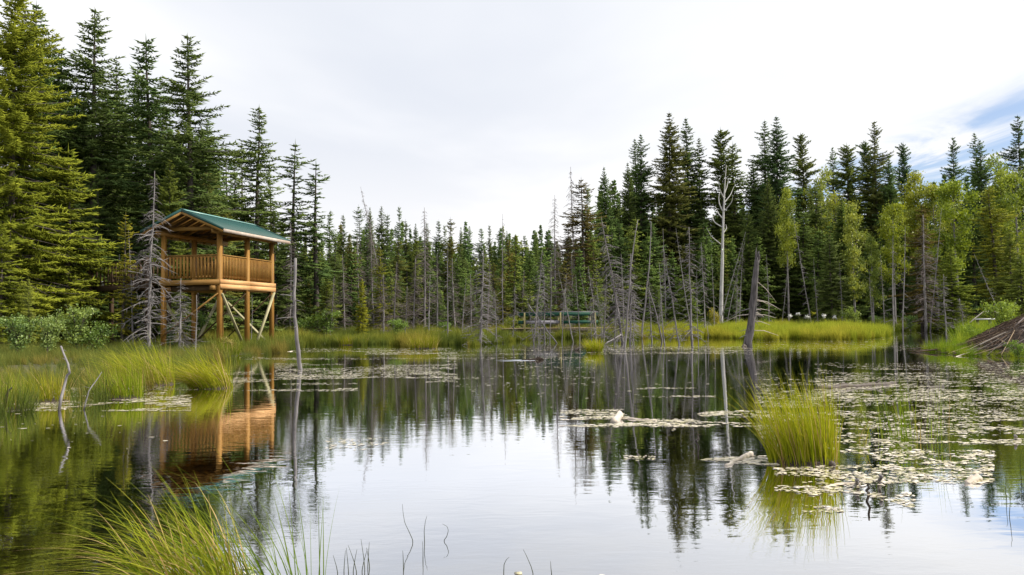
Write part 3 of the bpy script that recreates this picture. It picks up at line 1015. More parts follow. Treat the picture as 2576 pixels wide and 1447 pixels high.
# ------------------------------------------------------------------ conifers, right stand
right_stand = [
    ('ragged', 1460, 447, 78, 'dark brown dying spruce at the left end of the right-hand stand', BR, 1.15),
    ('spire', 1478, 470, 82, 'narrow green spruce pressed against the dark brown dying spruce', GR, .9),
    ('cone', 1519, 420, 86, 'dark dense spruce right of the brown dying spruce', DK, .72),
    ('spire', 1542, 461, 88, 'shorter green spruce between two dark dense spruces on the right', GR, 1.0),
    ('cone', 1578, 409, 88, 'green full spruce left of the twin dark tops', GR, .65),
    ('tall', 1600, 350, 92, 'left one of the twin dark spruce tops in the right stand', DK, .8),
    ('tall', 1615, 338, 90, 'right one of the twin dark spruce tops in the right stand', DK, .85),
    ('cone', 1685, 282, 89, 'tallest brown-green spruce of the right-hand stand', (1.0, .85, .62), .80),
    ('tall', 1725, 299, 92, 'dark slim spruce immediately right of the tallest brown-green spruce', DK, .85),
    ('tall', 1756, 348, 92, 'lower slim spruce two places right of the tallest brown-green one', GR, .75),
    ('pine', 1813, 324, 92, 'green pine with a rounded club-shaped top behind the bare white tree', (1.15, 1.2, .85), .85),
    ('spire', 1848, 361, 94, 'small narrow conifer right of the club-topped pine', GR, 1.0),
    ('cone', 1892, 400, 92, 'dark conifer shoulder left of the pair of high dark spruces', DK, .75),
    ('tall', 1920, 305, 90, 'pointed left spruce of the pair of high dark ones right of the white tree', DK, .95),
    ('cone', 1955, 292, 88, 'broad right spruce of the pair of high dark ones, very dense', (.68, .9, .95), .90),
    ('pine', 2017, 334, 92, 'light green pine right of the very dense dark spruce', (1.15, 1.2, .85), .7),
    ('tall', 2097, 371, 96, 'narrow dark top behind the light olive pine on the right', DK, .7),
    ('pine', 2125, 362, 92, 'olive green pine with full rounded crown on the right', (1.15, 1.15, .75), .9),
    ('pine', 2174, 353, 94, 'dark pine left of the spiky high spruce on the right', DK, .8),
    ('open', 2200, 306, 92, 'spiky high spruce with separate arms above the yellow aspens', (.95, .85, .72), .80),
    ('cone', 2235, 390, 90, 'dark wide conifer right under the spiky high spruce', DK, .85),
    ('pine', 2269, 358, 100, 'bluish green pine top standing against the blue sky gap', (.75, 1.0, 1.0), .7),
    ('open', 2397, 346, 96, 'lone pointed dark spruce above the aspens near the right edge', (.7, .9, .95), .72),
    ('tall', 2454, 334, 92, 'left of the two joined dark spruce tops near the right edge', DK, .85),
    ('tall', 2468, 353, 90, 'right of the two joined dark spruce tops near the right edge', DK, .8),
    ('open', 2558, 292, 88, 'highest dark spruce at the very right edge of the photo', (.7, .9, .95), .85),
    ('tall', 2610, 330, 92, 'dark spruce mostly outside the right edge of the photo', DK, .9),
    # lower front row
    ('cone', 1931, 448, 80, 'green spruce in front of the pair of high dark spruces', GR, .8),
    ('cone', 1880, 520, 80, 'dark green spruce behind the grey broken stump', GR, .75),
    ('spire', 1975, 500, 80, 'green spruce below the small yellow aspen crown', (1.1, 1.2, .85), 1.5),
    ('spire', 2017, 532, 80, 'slim green spruce between yellow aspen and full front spruce', GR, 1.3),
    ('cone', 2115, 500, 72, 'full green spruce with wide skirt behind the grass islet end', (1.0, 1.2, .9), .90),
    ('young', 2082, 596, 68, 'shorter green spruce at the left foot of the full wide-skirted one', GR, .9),
    ('spire', 2492, 472, 62, 'pale yellow-green feathery spruce near the right edge', (2.0, 1.7, .7), 1.2),
    ('young', 2395, 622, 60, 'soft green young spruce between brown spruce and pale yellow-green one', (1.5, 1.5, .7), 1.0),
    ('young', 2534, 583, 58, 'olive green young spruce at the right edge behind the lodge', YG, .9),
    ('ragged', 2322, 514, 62, 'brown dead-needled spruce in the channel on the right', (1.25, .80, .68), .9),
    ('spire', 1640, 560, 82, 'shaded green spruce below the tallest brown-green spruce', DK, 1.3),
    ('young', 1840, 700, 74, 'small blue-green spruce just right of the bare white trunk', (.85, 1.1, .9), .9),
    ('young', 1730, 690, 66, 'pale green spruce behind the pale marsh poles', (1.2, 1.25, .8), 1.1),
    ('young', 1650, 720, 64, 'green young spruce low behind the bent grey poles', GR, 1.1),
    ('spire', 1560, 560, 80, 'shaded spruce left of the bent grey poles', DK, 1.3),
    ('spire', 1770, 560, 84, 'shaded spruce between the tallest tree and the white bare tree', DK, 1.4),
    ('spire', 2190, 600, 76, 'shaded dark spruce behind the bright yellow aspen trunk', DK, 1.5),
    ('spire', 2260, 560, 78, 'shaded spruce behind the upright pale poles on the right', DK, 1.4),
    ('spire', 2440, 520, 76, 'shaded dark spruce left of the pale yellow-green feathery one', DK, 1.5),
    ('spire', 2050, 470, 84, 'mid green spruce right of the light green pine', GR, 1.3),
    ('young', 2570, 640, 52, 'green spruce boughs at the right edge above the lodge weeds', (1.3, 1.35, .75), 1.1),
    ('spire', 1400, 640, 80, 'dark green spruce left of the dark brown dying one', GR, 1.2),
    ('spire', 1430, 560, 84, 'dull brown spruce behind the thin dead spire', BR, 1.2),
]
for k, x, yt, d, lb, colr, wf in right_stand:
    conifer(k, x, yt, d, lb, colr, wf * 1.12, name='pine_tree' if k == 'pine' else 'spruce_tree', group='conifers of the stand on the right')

# ------------------------------------------------------------------ aspens and poplars on the right, shrubs


def broadleaf(kind, x, yt, d, label, wf=1., colr=(1, 1, 1), name='aspen_tree', group='bright broadleaf trees on the right', cat='tree'):
    top = AT(x, yt, d)
    z = max(0, gz(top.x, top.y))
    place_tree(kind, name, label, cat, (top.x, top.y, z), top.z - z, wf, colr, None, group, ('grey_wood' if cat == 'tree' else 'bark', 'aspen' if cat == 'tree' else 'shrub'), src=LF[kind])


YA = (1.08, 1.08, .55)
for a in [
    ('aspen2', 1976, 468, 74, 'small yellow-green aspen crown in front of dark spruces', .55, YA),
    ('light', 2062, 410, 86, 'thin light green aspen top between two pines', .6, (1.05, 1.05, .7)),
    ('poplar', 2142, 502, 70, 'glossy pale-leaved poplar leaning over the full front spruce', .75, (1.2, 1.15, .9)),
    ('poplar', 2190, 580, 66, 'sparse glossy poplar left of the bright yellow aspen', .75, (.95, 1.0, .8)),
    ('aspen', 2241, 494, 66, 'bright yellow round-topped aspen on thin trunk by the channel', .85, (1.12, 1.12, .40)),
    ('aspen2', 2297, 428, 78, 'bright yellow aspen crown left of the big green aspens', .75, (1.2, 1.12, .40)),
    ('aspen3', 2348, 438, 76, 'green aspen crown above the brown dead-needled spruce', .9, (1.05, 1.0, .6)),
    ('aspen', 2400, 434, 72, 'yellow-green wide aspen below the lone pointed spruce', .9, (1.0, 1.08, .45)),
    ('poplar', 2511, 420, 78, 'tall light green aspen below the joined dark tops', .8, (.95, 1.0, .65)),
    ('light', 2515, 372, 84, 'see-through pale aspen top against the sky near the right edge', .6, (.9, 1.0, .9)),
    ('aspen3', 2548, 402, 74, 'bright green aspen under the highest right-edge spruce', .9, (1.0, 1.05, .55)),
    ('light', 2100, 470, 82, 'airy yellow-green aspen left of the full front spruce', .7, (1.1, 1.05, .6)),
]:
    broadleaf(*a)
SHR = [
    ('willow', 45, 812, 27, 'leafy green willow shrub at the far left bank', 1.1, (.80, .92, .80)),
    ('willow', 120, 812, 27.5, 'pale-leaved willow shrub beside the little spruce sapling', 1.0, (.95, 1.0, .95)),
    ('willow', 195, 790, 31, 'rounded sunlit willow shrub left of the dead grey tree', 1.15, (.95, 1.0, .80)),
    ('bush', 240, 838, 31, 'low leafy bush right of the rounded willow shrub', 1.2, (.75, .9, .6)),
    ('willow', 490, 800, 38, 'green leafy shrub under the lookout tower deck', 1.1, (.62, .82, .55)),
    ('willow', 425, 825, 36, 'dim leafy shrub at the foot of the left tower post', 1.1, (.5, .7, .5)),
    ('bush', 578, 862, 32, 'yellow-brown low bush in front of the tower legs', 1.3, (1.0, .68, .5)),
    ('willow', 825, 792, 50, 'bright leafy shrub below the lone slender spruces', 1.2, (.8, .95, .55)),
    ('bush', 770, 818, 50, 'low green bush between water snag and lone spruces', 1.2, (.75, .9, .55)),
    ('bush', 1800, 796, 62, 'small yellow bush at the foot of the bare white tree', .7, (1.4, 1.0, .4)),
    ('bush', 2145, 794, 64, 'round pale bush on the right end of the grass islet', .9, (.85, .9, .55)),
    ('willow', 2290, 800, 60, 'green shrub on the far bank of the channel', 1.1, (.6, .8, .5)),
    ('willow', 2200, 800, 70, 'dark leafy shrub behind the right end of the islet', 1.2, (.55, .75, .5)),
    ('willow', 1000, 812, 48, 'green shrub at the middle marsh edge left of the short pale pole', 1.3, (.7, .85, .5)),
    ('willow', 1120, 816, 52, 'green shrub behind the upright twiggy snag in the middle', 1.3, (.65, .82, .5)),
    ('bush', 1290, 812, 58, 'yellowish bush at the left end of the footbridge', 1.2, (1.0, .9, .45)),
    ('willow', 1560, 806, 62, 'yellow-green shrub right of the footbridge', 1.3, (1.0, 1.0, .45)),
    ('willow', 1660, 806, 66, 'pale green shrub behind the bent grey poles', 1.2, (.85, .92, .5)),
    ('bush', 1930, 806, 68, 'low green bush behind the islet right of the stump', 1.2, (.7, .85, .45)),
    ('willow', 2520, 775, 29, 'sunlit green bush on the back of the beaver lodge', 1.0, (.95, 1.0, .45)),
    ('bush', 2455, 838, 29, 'bright green weeds left of the stick pile', 1.2, (.95, 1.05, .4)),
    ('bush', 2560, 872, 22.5, 'leafy green weeds at the water foot of the stick pile', 1.3, (.75, .95, .35)),
    ('bush', 2500, 880, 24.5, 'low green weeds at the left water foot of the stick pile', .8, (.75, .95, .35)),
]
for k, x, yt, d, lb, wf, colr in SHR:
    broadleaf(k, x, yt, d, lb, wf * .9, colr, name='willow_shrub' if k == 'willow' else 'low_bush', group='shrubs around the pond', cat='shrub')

# ------------------------------------------------------------------ dead trees
BT = ('grey_wood', 'brown_twig')
for a in [
    ('dense', 374, 895, 388, 430, 'tall grey dead spruce with drooping twigs in front of the tower left post', .82),
    ('sparse', 337, 886, 324, 580, 'thin grey dead spruce left of the tall twiggy dead one', .9),
    ('sparse', 277, 872, 283, 618, 'thinnest dead spruce pole in the shade at left', .8),
    ('pole', 492, 896, 495, 742, 'pale bare pole standing in front of the tower underside', 1.1),
    ('pole', 631, 884, 634, 742, 'slim grey pole right under the tower deck middle', .7),
    ('fine', 290, 876, 295, 640, 'short twiggy dead spruce between the thin poles at left', 1.0),
    ('dense', 452, 893, 455, 700, 'twiggy dead spruce slumped in front of the tower left leg', 1.6),
    ('stick', 757, 931, 740, 650, 'lone grey snag standing in open water right of the tower', 1.15),
    ('sparse', 1125, 866, 1126, 611, 'straight grey dead tree in the middle marsh, left of the densest twiggy one', .9),
    ('dense', 1208, 868, 1217, 628, 'dense twiggy grey dead tree in the middle marsh', 1.2),
    ('sparse', 1160, 862, 1172, 700, 'short grey dead tree between the two middle snags', 1.2),
    ('sparse', 1266, 846, 1264, 538, 'thin very tall bare spire poking above the far skyline', .7),
    ('fine', 1290, 858, 1293, 720, 'small twiggy dead tree left of the footbridge end', 1.2),
    ('fine', 1342, 861, 1359, 628, 'leaning grey dead tree in front of the footbridge left half', 1.0),
    ('fine', 1370, 857, 1372, 680, 'upright grey dead tree in front of the footbridge', 1.2),
    ('sparse', 1442, 861, 1404, 678, 'left-leaning bare dead tree before the footbridge right half', .9),
    ('sparse', 1490, 846, 1458, 677, 'bare pole leaning left at the footbridge right end', .6),
    ('dense', 1566, 862, 1514, 546, 'big branchy dead tree leaning left, right of the footbridge', 1.0),
    ('pole', 1571, 879, 1603, 553, 'pale bent pole crossing the branchy leaning dead tree', .9),
    ('dense', 1585, 864, 1588, 640, 'twiggy dead tree right behind the pale bent pole', 1.0),
    ('pole', 1614, 852, 1639, 558, 'pale bent pole with curved top right of the branchy tree', .8),
    ('sparse', 1677, 838, 1668, 574, 'straight bare dead tree forked near the top in the right marsh', .7),
    ('fine', 1709, 866, 1672, 619, 'pale dead tree leaning left in front of the islet', .9),
    ('sparse', 1740, 842, 1700, 574, 'long bare pole leaning left behind the upright twiggy one', .6),
    ('fine', 1741, 866, 1740, 571, 'upright twiggy grey dead tree at the islet left end', 1.0),
    ('sparse', 1757, 868, 1752, 680, 'short thin dead tree close right of the upright twiggy one', .7),
    ('fine', 1776, 846, 1768, 610, 'dead tree with short twigs third left of the bare white tree', .7),
    ('sparse', 1798, 840, 1790, 640, 'thin grey pole just left of the bare white tree', .6),
    ('stick', 1781, 868, 1779, 815, 'small pale broken stub in the water at the islet left end', 1.0),
    ('fine', 1520, 858, 1530, 690, 'small twiggy dead tree between footbridge and branchy leaning tree', 1.2),
    ('fine', 1545, 868, 1548, 730, 'low twiggy dead tree at the left of the branchy leaning tree', 1.2),
    ('fine', 1640, 858, 1636, 700, 'low twiggy dead tree between the pale bent poles', 1.2),
    ('stick', 1665, 858, 1634, 730, 'broken pale stick leaning left amid the marsh poles', .9),
    ('dense', 1420, 850, 1424, 690, 'twiggy grey dead tree behind the footbridge rail', 1.0),
    ('fine', 1250, 864, 1248, 730, 'low grey dead tree right of the densest middle snag', 1.2),
    ('sparse', 1080, 862, 1082, 690, 'grey bare dead tree left of the straight middle one', 1.2),
    ('stick', 1049, 850, 1035, 811, 'short pale leaning pole in the middle marsh grass', 1.5),
]:
    k, bx, by, tx, ty, lb, wf = a
    snag(k, bx, by, tx, ty, lb, wf, rz=bx * .37)
for a in [
    ('tallgrey', 1068, 850, 1064, 522, 60, 'tall brown dead spruce poking above the skyline in the middle', 1.1, BT),
    ('tallgrey', 990, 850, 1000, 660, 54, 'brown dead tree left of the tall brown dead spruce', 1.4, BT),
    ('tallgrey', 940, 850, 935, 560, 62, 'brown twiggy dead spruce right of the small yellow-topped one', 1.1, BT),
    ('tallgrey', 985, 850, 905, 470, 70, 'brown dead trunk leaning left across the middle forest', .6, BT),
    ('tallgrey', 905, 850, 900, 590, 64, 'brown twiggy dead spruce behind the small yellow-topped one', 1.2, BT),
    ('tallgrey', 868, 850, 860, 640, 56, 'twiggy dead spruce just right of the lone slender spruces', 1.2, BT),
    ('tallgrey', 1040, 850, 1046, 650, 58, 'brown twiggy tree just left of the tall brown dead spruce', 1.3, BT),
    ('tallgrey', 1100, 850, 1098, 640, 58, 'brown twiggy tree just right of the tall brown dead spruce', 1.3, BT),
    ('tallgrey', 1185, 850, 1182, 690, 54, 'grey-brown twiggy tree between the middle snags', 1.6, BT),
    ('tallgrey', 730, 850, 728, 560, 52, 'brown dead spruce behind the lone water snag', 1.1, BT),
    ('tallgrey', 830, 850, 838, 700, 50, 'low brown twiggy tree at the foot of the rightmost lone spruce', 1.7, BT),
    ('tallgrey', 965, 850, 962, 690, 52, 'low brown twiggy tree before the yellow-green lit spruce', 1.7, BT),
    ('tallgrey', 1018, 850, 1022, 720, 50, 'low brown twiggy tree behind the short pale pole', 1.8, BT),
    ('tallgrey', 1145, 850, 1140, 650, 58, 'brown twiggy tree behind the straight grey middle snag', 1.4, BT),
    ('tallgrey', 1225, 850, 1232, 660, 60, 'brown twiggy tree behind the densest middle snag', 1.4, BT),
    ('tallgrey', 1310, 850, 1318, 680, 62, 'brown twiggy tree behind the footbridge left end', 1.4, BT),
    ('tallgrey', 1385, 850, 1388, 650, 64, 'brown twiggy tree rising behind the footbridge middle', 1.3, BT),
    ('tallgrey', 1440, 850, 1436, 640, 66, 'brown twiggy tree rising behind the footbridge right end', 1.3, BT),
    ('tallgrey', 1505, 850, 1500, 660, 66, 'brown twiggy tree left of the big branchy leaning one', 1.4, BT),
    ('tallgrey', 1399, 840, 1399, 490, 76, 'sparse bare spire left of the dark brown dying spruce', 1.0, BT),
    ('tallgrey', 1452, 840, 1438, 420, 80, 'thin dead spire leaning left over the dark brown dying spruce', .8, BT),
    ('sparse', 1806, 826, 1876, 583, 68, 'long curved pole bending right beside the bare white tree', .6, None),
    ('sparse', 1824, 826, 1874, 606, 66, 'second curved pole bending right beside the bare white tree', .5, None),
    ('sparse', 1860, 826, 1869, 614, 66, 'pale straight pole between curved poles and grey stump', .6, None),
    ('fine', 1850, 826, 1852, 700, 60, 'twiggy grey tree left of the grey broken stump', 1.0, None),
    ('sparse', 1935, 826, 1928, 640, 62, 'thin grey dead pole just right of the grey broken stump', .8, None),
    ('sparse', 2043, 826, 1996, 546, 66, 'long pale pole leaning left before the green front spruces', .6, None),
    ('sparse', 2058, 826, 2046, 650, 66, 'pale upright pole right of the long leaning one', .7, None),
    ('sparse', 1966, 826, 1985, 644, 66, 'pale pole leaning right, right of the grey broken stump', .6, None),
    ('sparse', 2248, 836, 2246, 593, 54, 'straight pale dead trunk at the left mouth of the channel', .9, None),
    ('sparse', 2271, 832, 2278, 570, 57, 'thin pale trunk right beside the straight pale one', .7, None),
    ('sparse', 2225, 832, 2215, 640, 60, 'thin grey pole left of the straight pale trunk', .7, None),
    ('sparse', 2340, 830, 2369, 523, 60, 'tall thin pole leaning right through the brown spruce', .6, None),
    ('sparse', 2534, 830, 2450, 639, 50, 'bare pole leaning left above the beaver lodge', .7, None),
    ('fine', 2425, 838, 2412, 750, 50, 'twiggy grey dead tree at the channel right end', 1.6, None),
    ('tallgrey', 2330, 838, 2325, 540, 58, 'brown bare-branched dead spruce standing in the channel', 1.3, BT),
    ('fine', 2380, 836, 2370, 690, 56, 'grey twiggy dead tree right of the brown channel spruce', 1.4, None),
    ('sparse', 2195, 826, 2186, 680, 64, 'short pale pole behind the islet right end', .8, None),
    ('sparse', 2120, 826, 2112, 660, 66, 'pale pole in front of the full wide-skirted spruce', .7, None),
    ('fine', 1905, 826, 1900, 730, 60, 'low twiggy dead tree behind the grey broken stump', 1.2, None),
]:
    k, bx, by, tx, ty, d, lb, wf, mt = a
    snag(k, bx, by, tx, ty, lb, wf, mt or ('grey_wood', 'grey_wood'), d=d, rz=bx * .37, group='dead trees at the forest edge')

rq = random.Random(12)
for q in range(16):
    bx, by = rq.uniform(1330, 1800), rq.uniform(846, 868)
    snag(['fine', 'sparse', 'pole', 'fine'][q % 4], bx, by, bx + rq.gauss(-4, 14), by - rq.uniform(90, 210), 'slim grey dead sapling among the bigger marsh snags right of centre', rq.uniform(.7, 1.1), rz=q * 1.1, group='slim grey saplings among the marsh snags')

# fallen and leaning single timbers


def log_thing(name, label, cat, pts, r0, r1, mt, group=None, sides=9, stubs=0, seed=0, jit=.08):
    rng = np.random.default_rng(seed)
    P = np.array([tuple(p) for p in pts])
    o0 = P[0].copy()
    n_ = 9
    t = np.linspace(0, 1, len(P))
    tt = np.linspace(0, 1, n_)
    Q = np.stack([np.interp(tt, t, P[:, c]) for c in range(3)], -1) - o0
    ln = np.linalg.norm(Q[-1] - Q[0])
    Q[1:-1] += rng.normal(0, .012 * ln, (n_ - 2, 3)) * [1, 1, .4]
    e = thing(name, label, cat, tuple(o0), 0, group)
    b = MB()
    b.tube(Q, np.linspace(r0, r1, n_), sides, jit=jit, rng=rng)
    obj('stem', b.mesh('stem', True), M[mt], e)
    for k in range(stubs):
        u = rng.uniform(.2, .95)
        p0 = np.array([np.interp(u, tt, Q[:, c]) for c in range(3)])
        dv = rng.normal(0, 1, 3)
        dv[2] = abs(dv[2]) * .6
        dv /= np.linalg.norm(dv)
        l = ln * rng.uniform(.08, .22)
        b = MB()
        b.tube([p0, p0 + dv * l * .6, p0 + dv * l + [0, 0, -.15 * l]], [r1 * .5, r1 * .35, r1 * .15], 5)
        obj('branch_stub', b, M[mt], e)
    return e


log_thing('leaning_log', 'long thin trunk leaning left across the front of the footbridge', 'log', [G(1401, 864), AT(1331, 768, G(1401, 864).y + .5)], .04, .02, 'grey_wood', stubs=2, seed=1)
log_thing('fallen_log', 'dark thin log sloping right behind the small round tussock', 'log', [G(1520, 868), AT(1562, 842, G(1520, 868).y + 1)], .035, .03, 'grey_wood', stubs=1, seed=2)
log_thing('bleached_branch', 'thick bleached branch floating left of the large right tussock', 'driftwood', [G(1826, 1172), G(1856, 1158) + Vector((0, 0, .008)), G(1890, 1147) + Vector((0, 0, .02))], .016, .024, 'bleached', seed=3, jit=.05)
log_thing('floating_log', 'dark waterlogged log floating among pads behind the large right tussock', 'log', [G(2052, 979), G(2120, 976) + Vector((0, 0, .02)), G(2250, 966)], .045, .05, 'dark_wood', stubs=2, seed=4)
log_thing('floating_log', 'short dark log among the bright pads near the right edge', 'log', [G(2330, 978), G(2372, 974)], .035, .045, 'dark_wood', seed=5)
log_thing('floating_log', 'pale thin log lying in the pad raft at the middle right', 'log', [G(1566, 1053), G(1650, 1060)], .018, .02, 'bleached', seed=6)
log_thing('driftwood_chunk', 'pale knobbly chunk in the pad raft left of the pale thin log', 'driftwood', [G(1545, 1063), G(1562, 1052) + Vector((0, 0, .06))], .05, .04, 'bleached', seed=7, jit=.2)
log_thing('driftwood_chunk', 'pale ragged wood chunk floating near the lower right edge', 'driftwood', [G(2432, 1216), G(2462, 1208) + Vector((0, 0, .02))], .022, .028, 'bleached', seed=8, jit=.25)
log_thing('bleached_branch', 'long thin bleached stick lying on pads at lower right', 'driftwood', [G(2070, 1228), G(2105, 1219), G(2165, 1217)], .012, .010, 'bleached', seed=9)
log_thing('bleached_branch', 'bleached floating pole beside the right front tower leg', 'driftwood', [G(698, 888), G(735, 884)], .03, .025, 'bleached', seed=10)
log_thing('drowned_stake', 'dark pointed stake poking up through pads left of the floating branch', 'stake', [G(1755, 1123, -.1), AT(1756, 1092, G(1755, 1123).y)], .014, .006, 'dark_wood', seed=11)
log_thing('drowned_stake', 'tall dark stake in the lower right reflections', 'stake', [G(2183, 1262, -.1), AT(2184, 1216, G(2183, 1262).y)], .012, .007, 'dark_wood', seed=12)
log_thing('drowned_stake', 'grey blunt stake right of the tall dark stake', 'stake', [G(2210, 1232, -.1), AT(2214, 1196, G(2210, 1232).y)], .014, .012, 'grey_wood', seed=13)
log_thing('drowned_stake', 'short grey stake left of the tall dark stake', 'stake', [G(2156, 1232, -.1), AT(2158, 1207, G(2156, 1232).y)], .013, .011, 'grey_wood', seed=14)
log_thing('drowned_stake', 'small grey stake at the right edge among pads', 'stake', [G(2556, 1112, -.1), AT(2553, 1096, G(2556, 1112).y)], .016, .012, 'grey_wood', seed=15)
log_thing('drowned_stake', 'dark root knob at the foot of the large right tussock', 'stake', [G(2100, 1176, -.05), AT(2092, 1165, G(2100, 1176).y)], .03, .02, 'dark_wood', seed=16)
log_thing('drowned_stake', 'dark log end beside the small round tussock in the middle', 'stake', [G(1446, 882), AT(1458, 876, G(1446, 882).y)], .07, .05, 'dark_wood', seed=17)
e = log_thing('broken_snag', 'bent broken grey branch standing at the left bank edge', 'dead branch', [G(149, 1032), AT(168, 948, G(149, 1032).y + .2), AT(174, 930, G(149, 1032).y + .2), AT(153, 871, G(149, 1032).y + .3)], .021, .013, 'grey_wood', stubs=5, seed=18)
log_thing('broken_snag', 'thin slanting grey branch right of the bent one at the left bank', 'dead branch', [G(211, 1030), AT(223, 985, G(211, 1030).y), AT(256, 936, G(211, 1030).y + .2)], .012, .005, 'grey_wood', stubs=2, seed=19)
log_thing('broken_snag', 'small dark snag in the grass at the left edge', 'dead branch', [G(8, 1035), AT(20, 985, G(8, 1035).y), AT(30, 975, G(8, 1035).y)], .022, .010, 'dark_wood', stubs=3, seed=20)
log_thing('fallen_log', 'white arched bare branch on the bank behind the lodge', 'log', [AT(2440, 812, 40), AT(2470, 785, 40), AT(2500, 782, 40), AT(2520, 796, 40)], .03, .02, 'bleached', stubs=2, seed=21)

# bare white tree with curved limbs
WD = 72.
wb = AT(1813, 826, WD)
wb.z = gz(wb.x, wb.y)
wt_ = thing('bare_tree', 'tall bare white tree with upswept curved limbs behind the islet', 'dead tree', tuple(wb), 0, None)


def limb(name, px_, r0_, r1_, dy=0.):
    Q = np.array([tuple(AT(x, y, WD + dy * i / max(1, len(px_) - 1)) - wb) for i, (x, y) in enumerate(px_)])
    t = np.linspace(0, 1, len(Q))
    tt = np.linspace(0, 1, 14)
    S = np.stack([np.interp(tt, t, Q[:, c]) for c in range(3)], -1)
    S[1:-1] = (S[:-2] + 2 * S[1:-1] + S[2:]) / 4
    b = MB()
    b.tube(S, np.linspace(r0_, r1_, 14), 7, jit=.05, rng=np.random.default_rng(int(px_[0][1])))
    obj(name, b.mesh(name, True), M['pale_bark'], wt_)


limb('trunk', [(1813, 832), (1814, 760), (1816, 690), (1818, 600), (1820, 530), (1823, 470), (1827, 416)], .21, .025)
for px_, dy in (([(1815, 616), (1800, 604), (1788, 594), (1778, 574)], -1), ([(1816, 571), (1800, 562), (1793, 552), (1793, 545), (1801, 541)], .5), ([(1818, 532), (1809, 512), (1808, 496), (1811, 483)], 1),
                ([(1819, 535), (1832, 520), (1841, 508), (1844, 491)], -.5), ([(1820, 498), (1811, 478), (1806, 454)], -1), ([(1822, 488), (1829, 470), (1832, 452)], .6), ([(1817, 590), (1828, 575), (1826, 565)], .4),
                ([(1821, 512), (1838, 490), (1846, 470)], 1.2), ([(1818, 550), (1806, 536), (1800, 520)], 1.)):
    limb('limb', px_, .06, .015, dy)

# grey broken stump
b0 = G(1880, 872)
top = AT(1908, 648, b0.y)
st = thing('broken_stump', 'thick leaning grey broken stump in front of the grass islet', 'stump', tuple(b0))
rng = np.random.default_rng(77)
b = MB()
n_ = 16
tt = np.linspace(0, 1, n_)
v_ = np.array(top - b0)
Q = np.column_stack([v_[0] * tt + .05 * np.sin(tt * 5), .05 * np.sin(tt * 4), v_[2] * tt])
Q[0, 2] = -.4
b.tube(Q, np.interp(tt, [0, .08, .3, .8, 1], [.22, .165, .145, .12, .09]), 14, jit=.13, rng=rng)
M['stump'] = wood_mat('cracked stump wood', (.035, .030, .030), (.27, .245, .245), .9, 7, (2.2, 2.2, .18), 1.0)
obj('trunk', b.mesh('trunk', False), M['stump'], st)
for k in range(5):
    a = k * 1.26
    b = MB()
    p0 = Q[-1] + np.array([.07 * math.cos(a), .07 * math.sin(a), -.08])
    b.tube([p0, p0 + [.01, 0, .12 + .1 * (k % 3)], p0 + [.03, 0, .2 + .16 * (k % 3)]], [.05, .035, .006], 5)
    obj('splinter', b, M['stump'], st)
for k in range(14):
    u = rng.uniform(.12, .75)
    sd = 1 if rng.random() < .7 else -1
    p0 = np.array([np.interp(u, tt, Q[:, c]) for c in range(3)])
    l = rng.uniform(.3, 1.3)
    dv = np.array([sd, rng.normal(0, .5), rng.normal(-.1, .25)])
    b = MB()
    b.tube([p0, p0 + dv * l * .5, p0 + dv * l + [0, 0, -.18 * l]], [.022, .015, .006], 5)
    obj('branch', b, M['bleached' if k % 3 else 'grey_wood'], st)
b = MB()
b.tube([Q[0] + [-.10, -.1, .35], Q[0] + [-.2, -.2, .45], Q[0] + [-.34, -.3, .36]], [.10, .08, .02], 6)
obj('root', b, M['dark_wood'], st)

# ------------------------------------------------------------------ lookout tower
TU = Vector((.2136, .977, 0))
T0 = Vector((-12.59, 34.2, 0))
tw = thing('lookout_tower', 'wooden lookout tower on stilts with green metal gable roof at the left shore', 'lookout tower', tuple(T0), math.atan2(TU.y, TU.x))
LX, LY, DZ, BZ = 4.4, 2.72, 3.15, 5.12


def part(name, mt, fn, parent=tw):
    b = MB()
    fn(b)
    return obj(name, b, M[mt], parent)


ps = .085
for (x, y) in ((0, 0), (LX / 2, 0), (LX, 0), (0, LY), (LX / 2, LY), (LX, LY)):
    part('post', 'stain', lambda b: b.box(x - ps, x + ps, y - ps, y + ps, -.45, BZ))
# deck
part('deck', 'stain_flat', lambda b: b.box(-.05, LX + .05, -.05, LY + .05, DZ - .075, DZ - .04))
for k in range(24):
    x = -.02 + k * (LX + .04) / 24
    part('deck_board', 'stain_flat', lambda b: b.box(x, x + .172, -.09, LY + .09, DZ - .038, DZ))
for x in np.linspace(.2, LX - .2, 8):
    part('joist', 'soffit', lambda b: b.box(x - .02, x + .02, -.06, LY + .06, DZ - .26, DZ - .08))
for k, (xa, xb) in enumerate(((-.14, LX / 2 - .003), (LX / 2 + .003, LX + .14))):
    part('fascia_board', 'pine', lambda b: b.box(xa, xb, -.145, -.095, DZ - .20, DZ + .0))
    part('fascia_board', 'pine', lambda b: b.box(xa, xb, -.149, -.097, DZ - .405, DZ - .204))
part('side_fascia', 'stain_flat', lambda b: b.box(-.143, -.095, -.09, LY + .14, DZ - .23, DZ))
part('side_fascia', 'stain_flat', lambda b: b.box(LX + .095, LX + .137, -.09, LY + .14, DZ - .23, DZ))
part('side_fascia', 'stain_flat', lambda b: b.box(-.09, LX + .09, LY + .095, LY + .143, DZ - .23, DZ))
for y in (.0, LY):
    part('floor_beam', 'stain_flat', lambda b: b.box(-.3 if y == 0 else 0, LX, y - .09 + (.19 if y == 0 else -.19), y + .09 + (.19 if y == 0 else -.19), DZ - .46, DZ - .27))
part('floor_beam', 'soffit', lambda b: b.box(.1, .2, .2, LY - .2, DZ - .46, DZ - .27))
# railings: each side is a part, each picket a sub-part
RT = DZ + 1.07


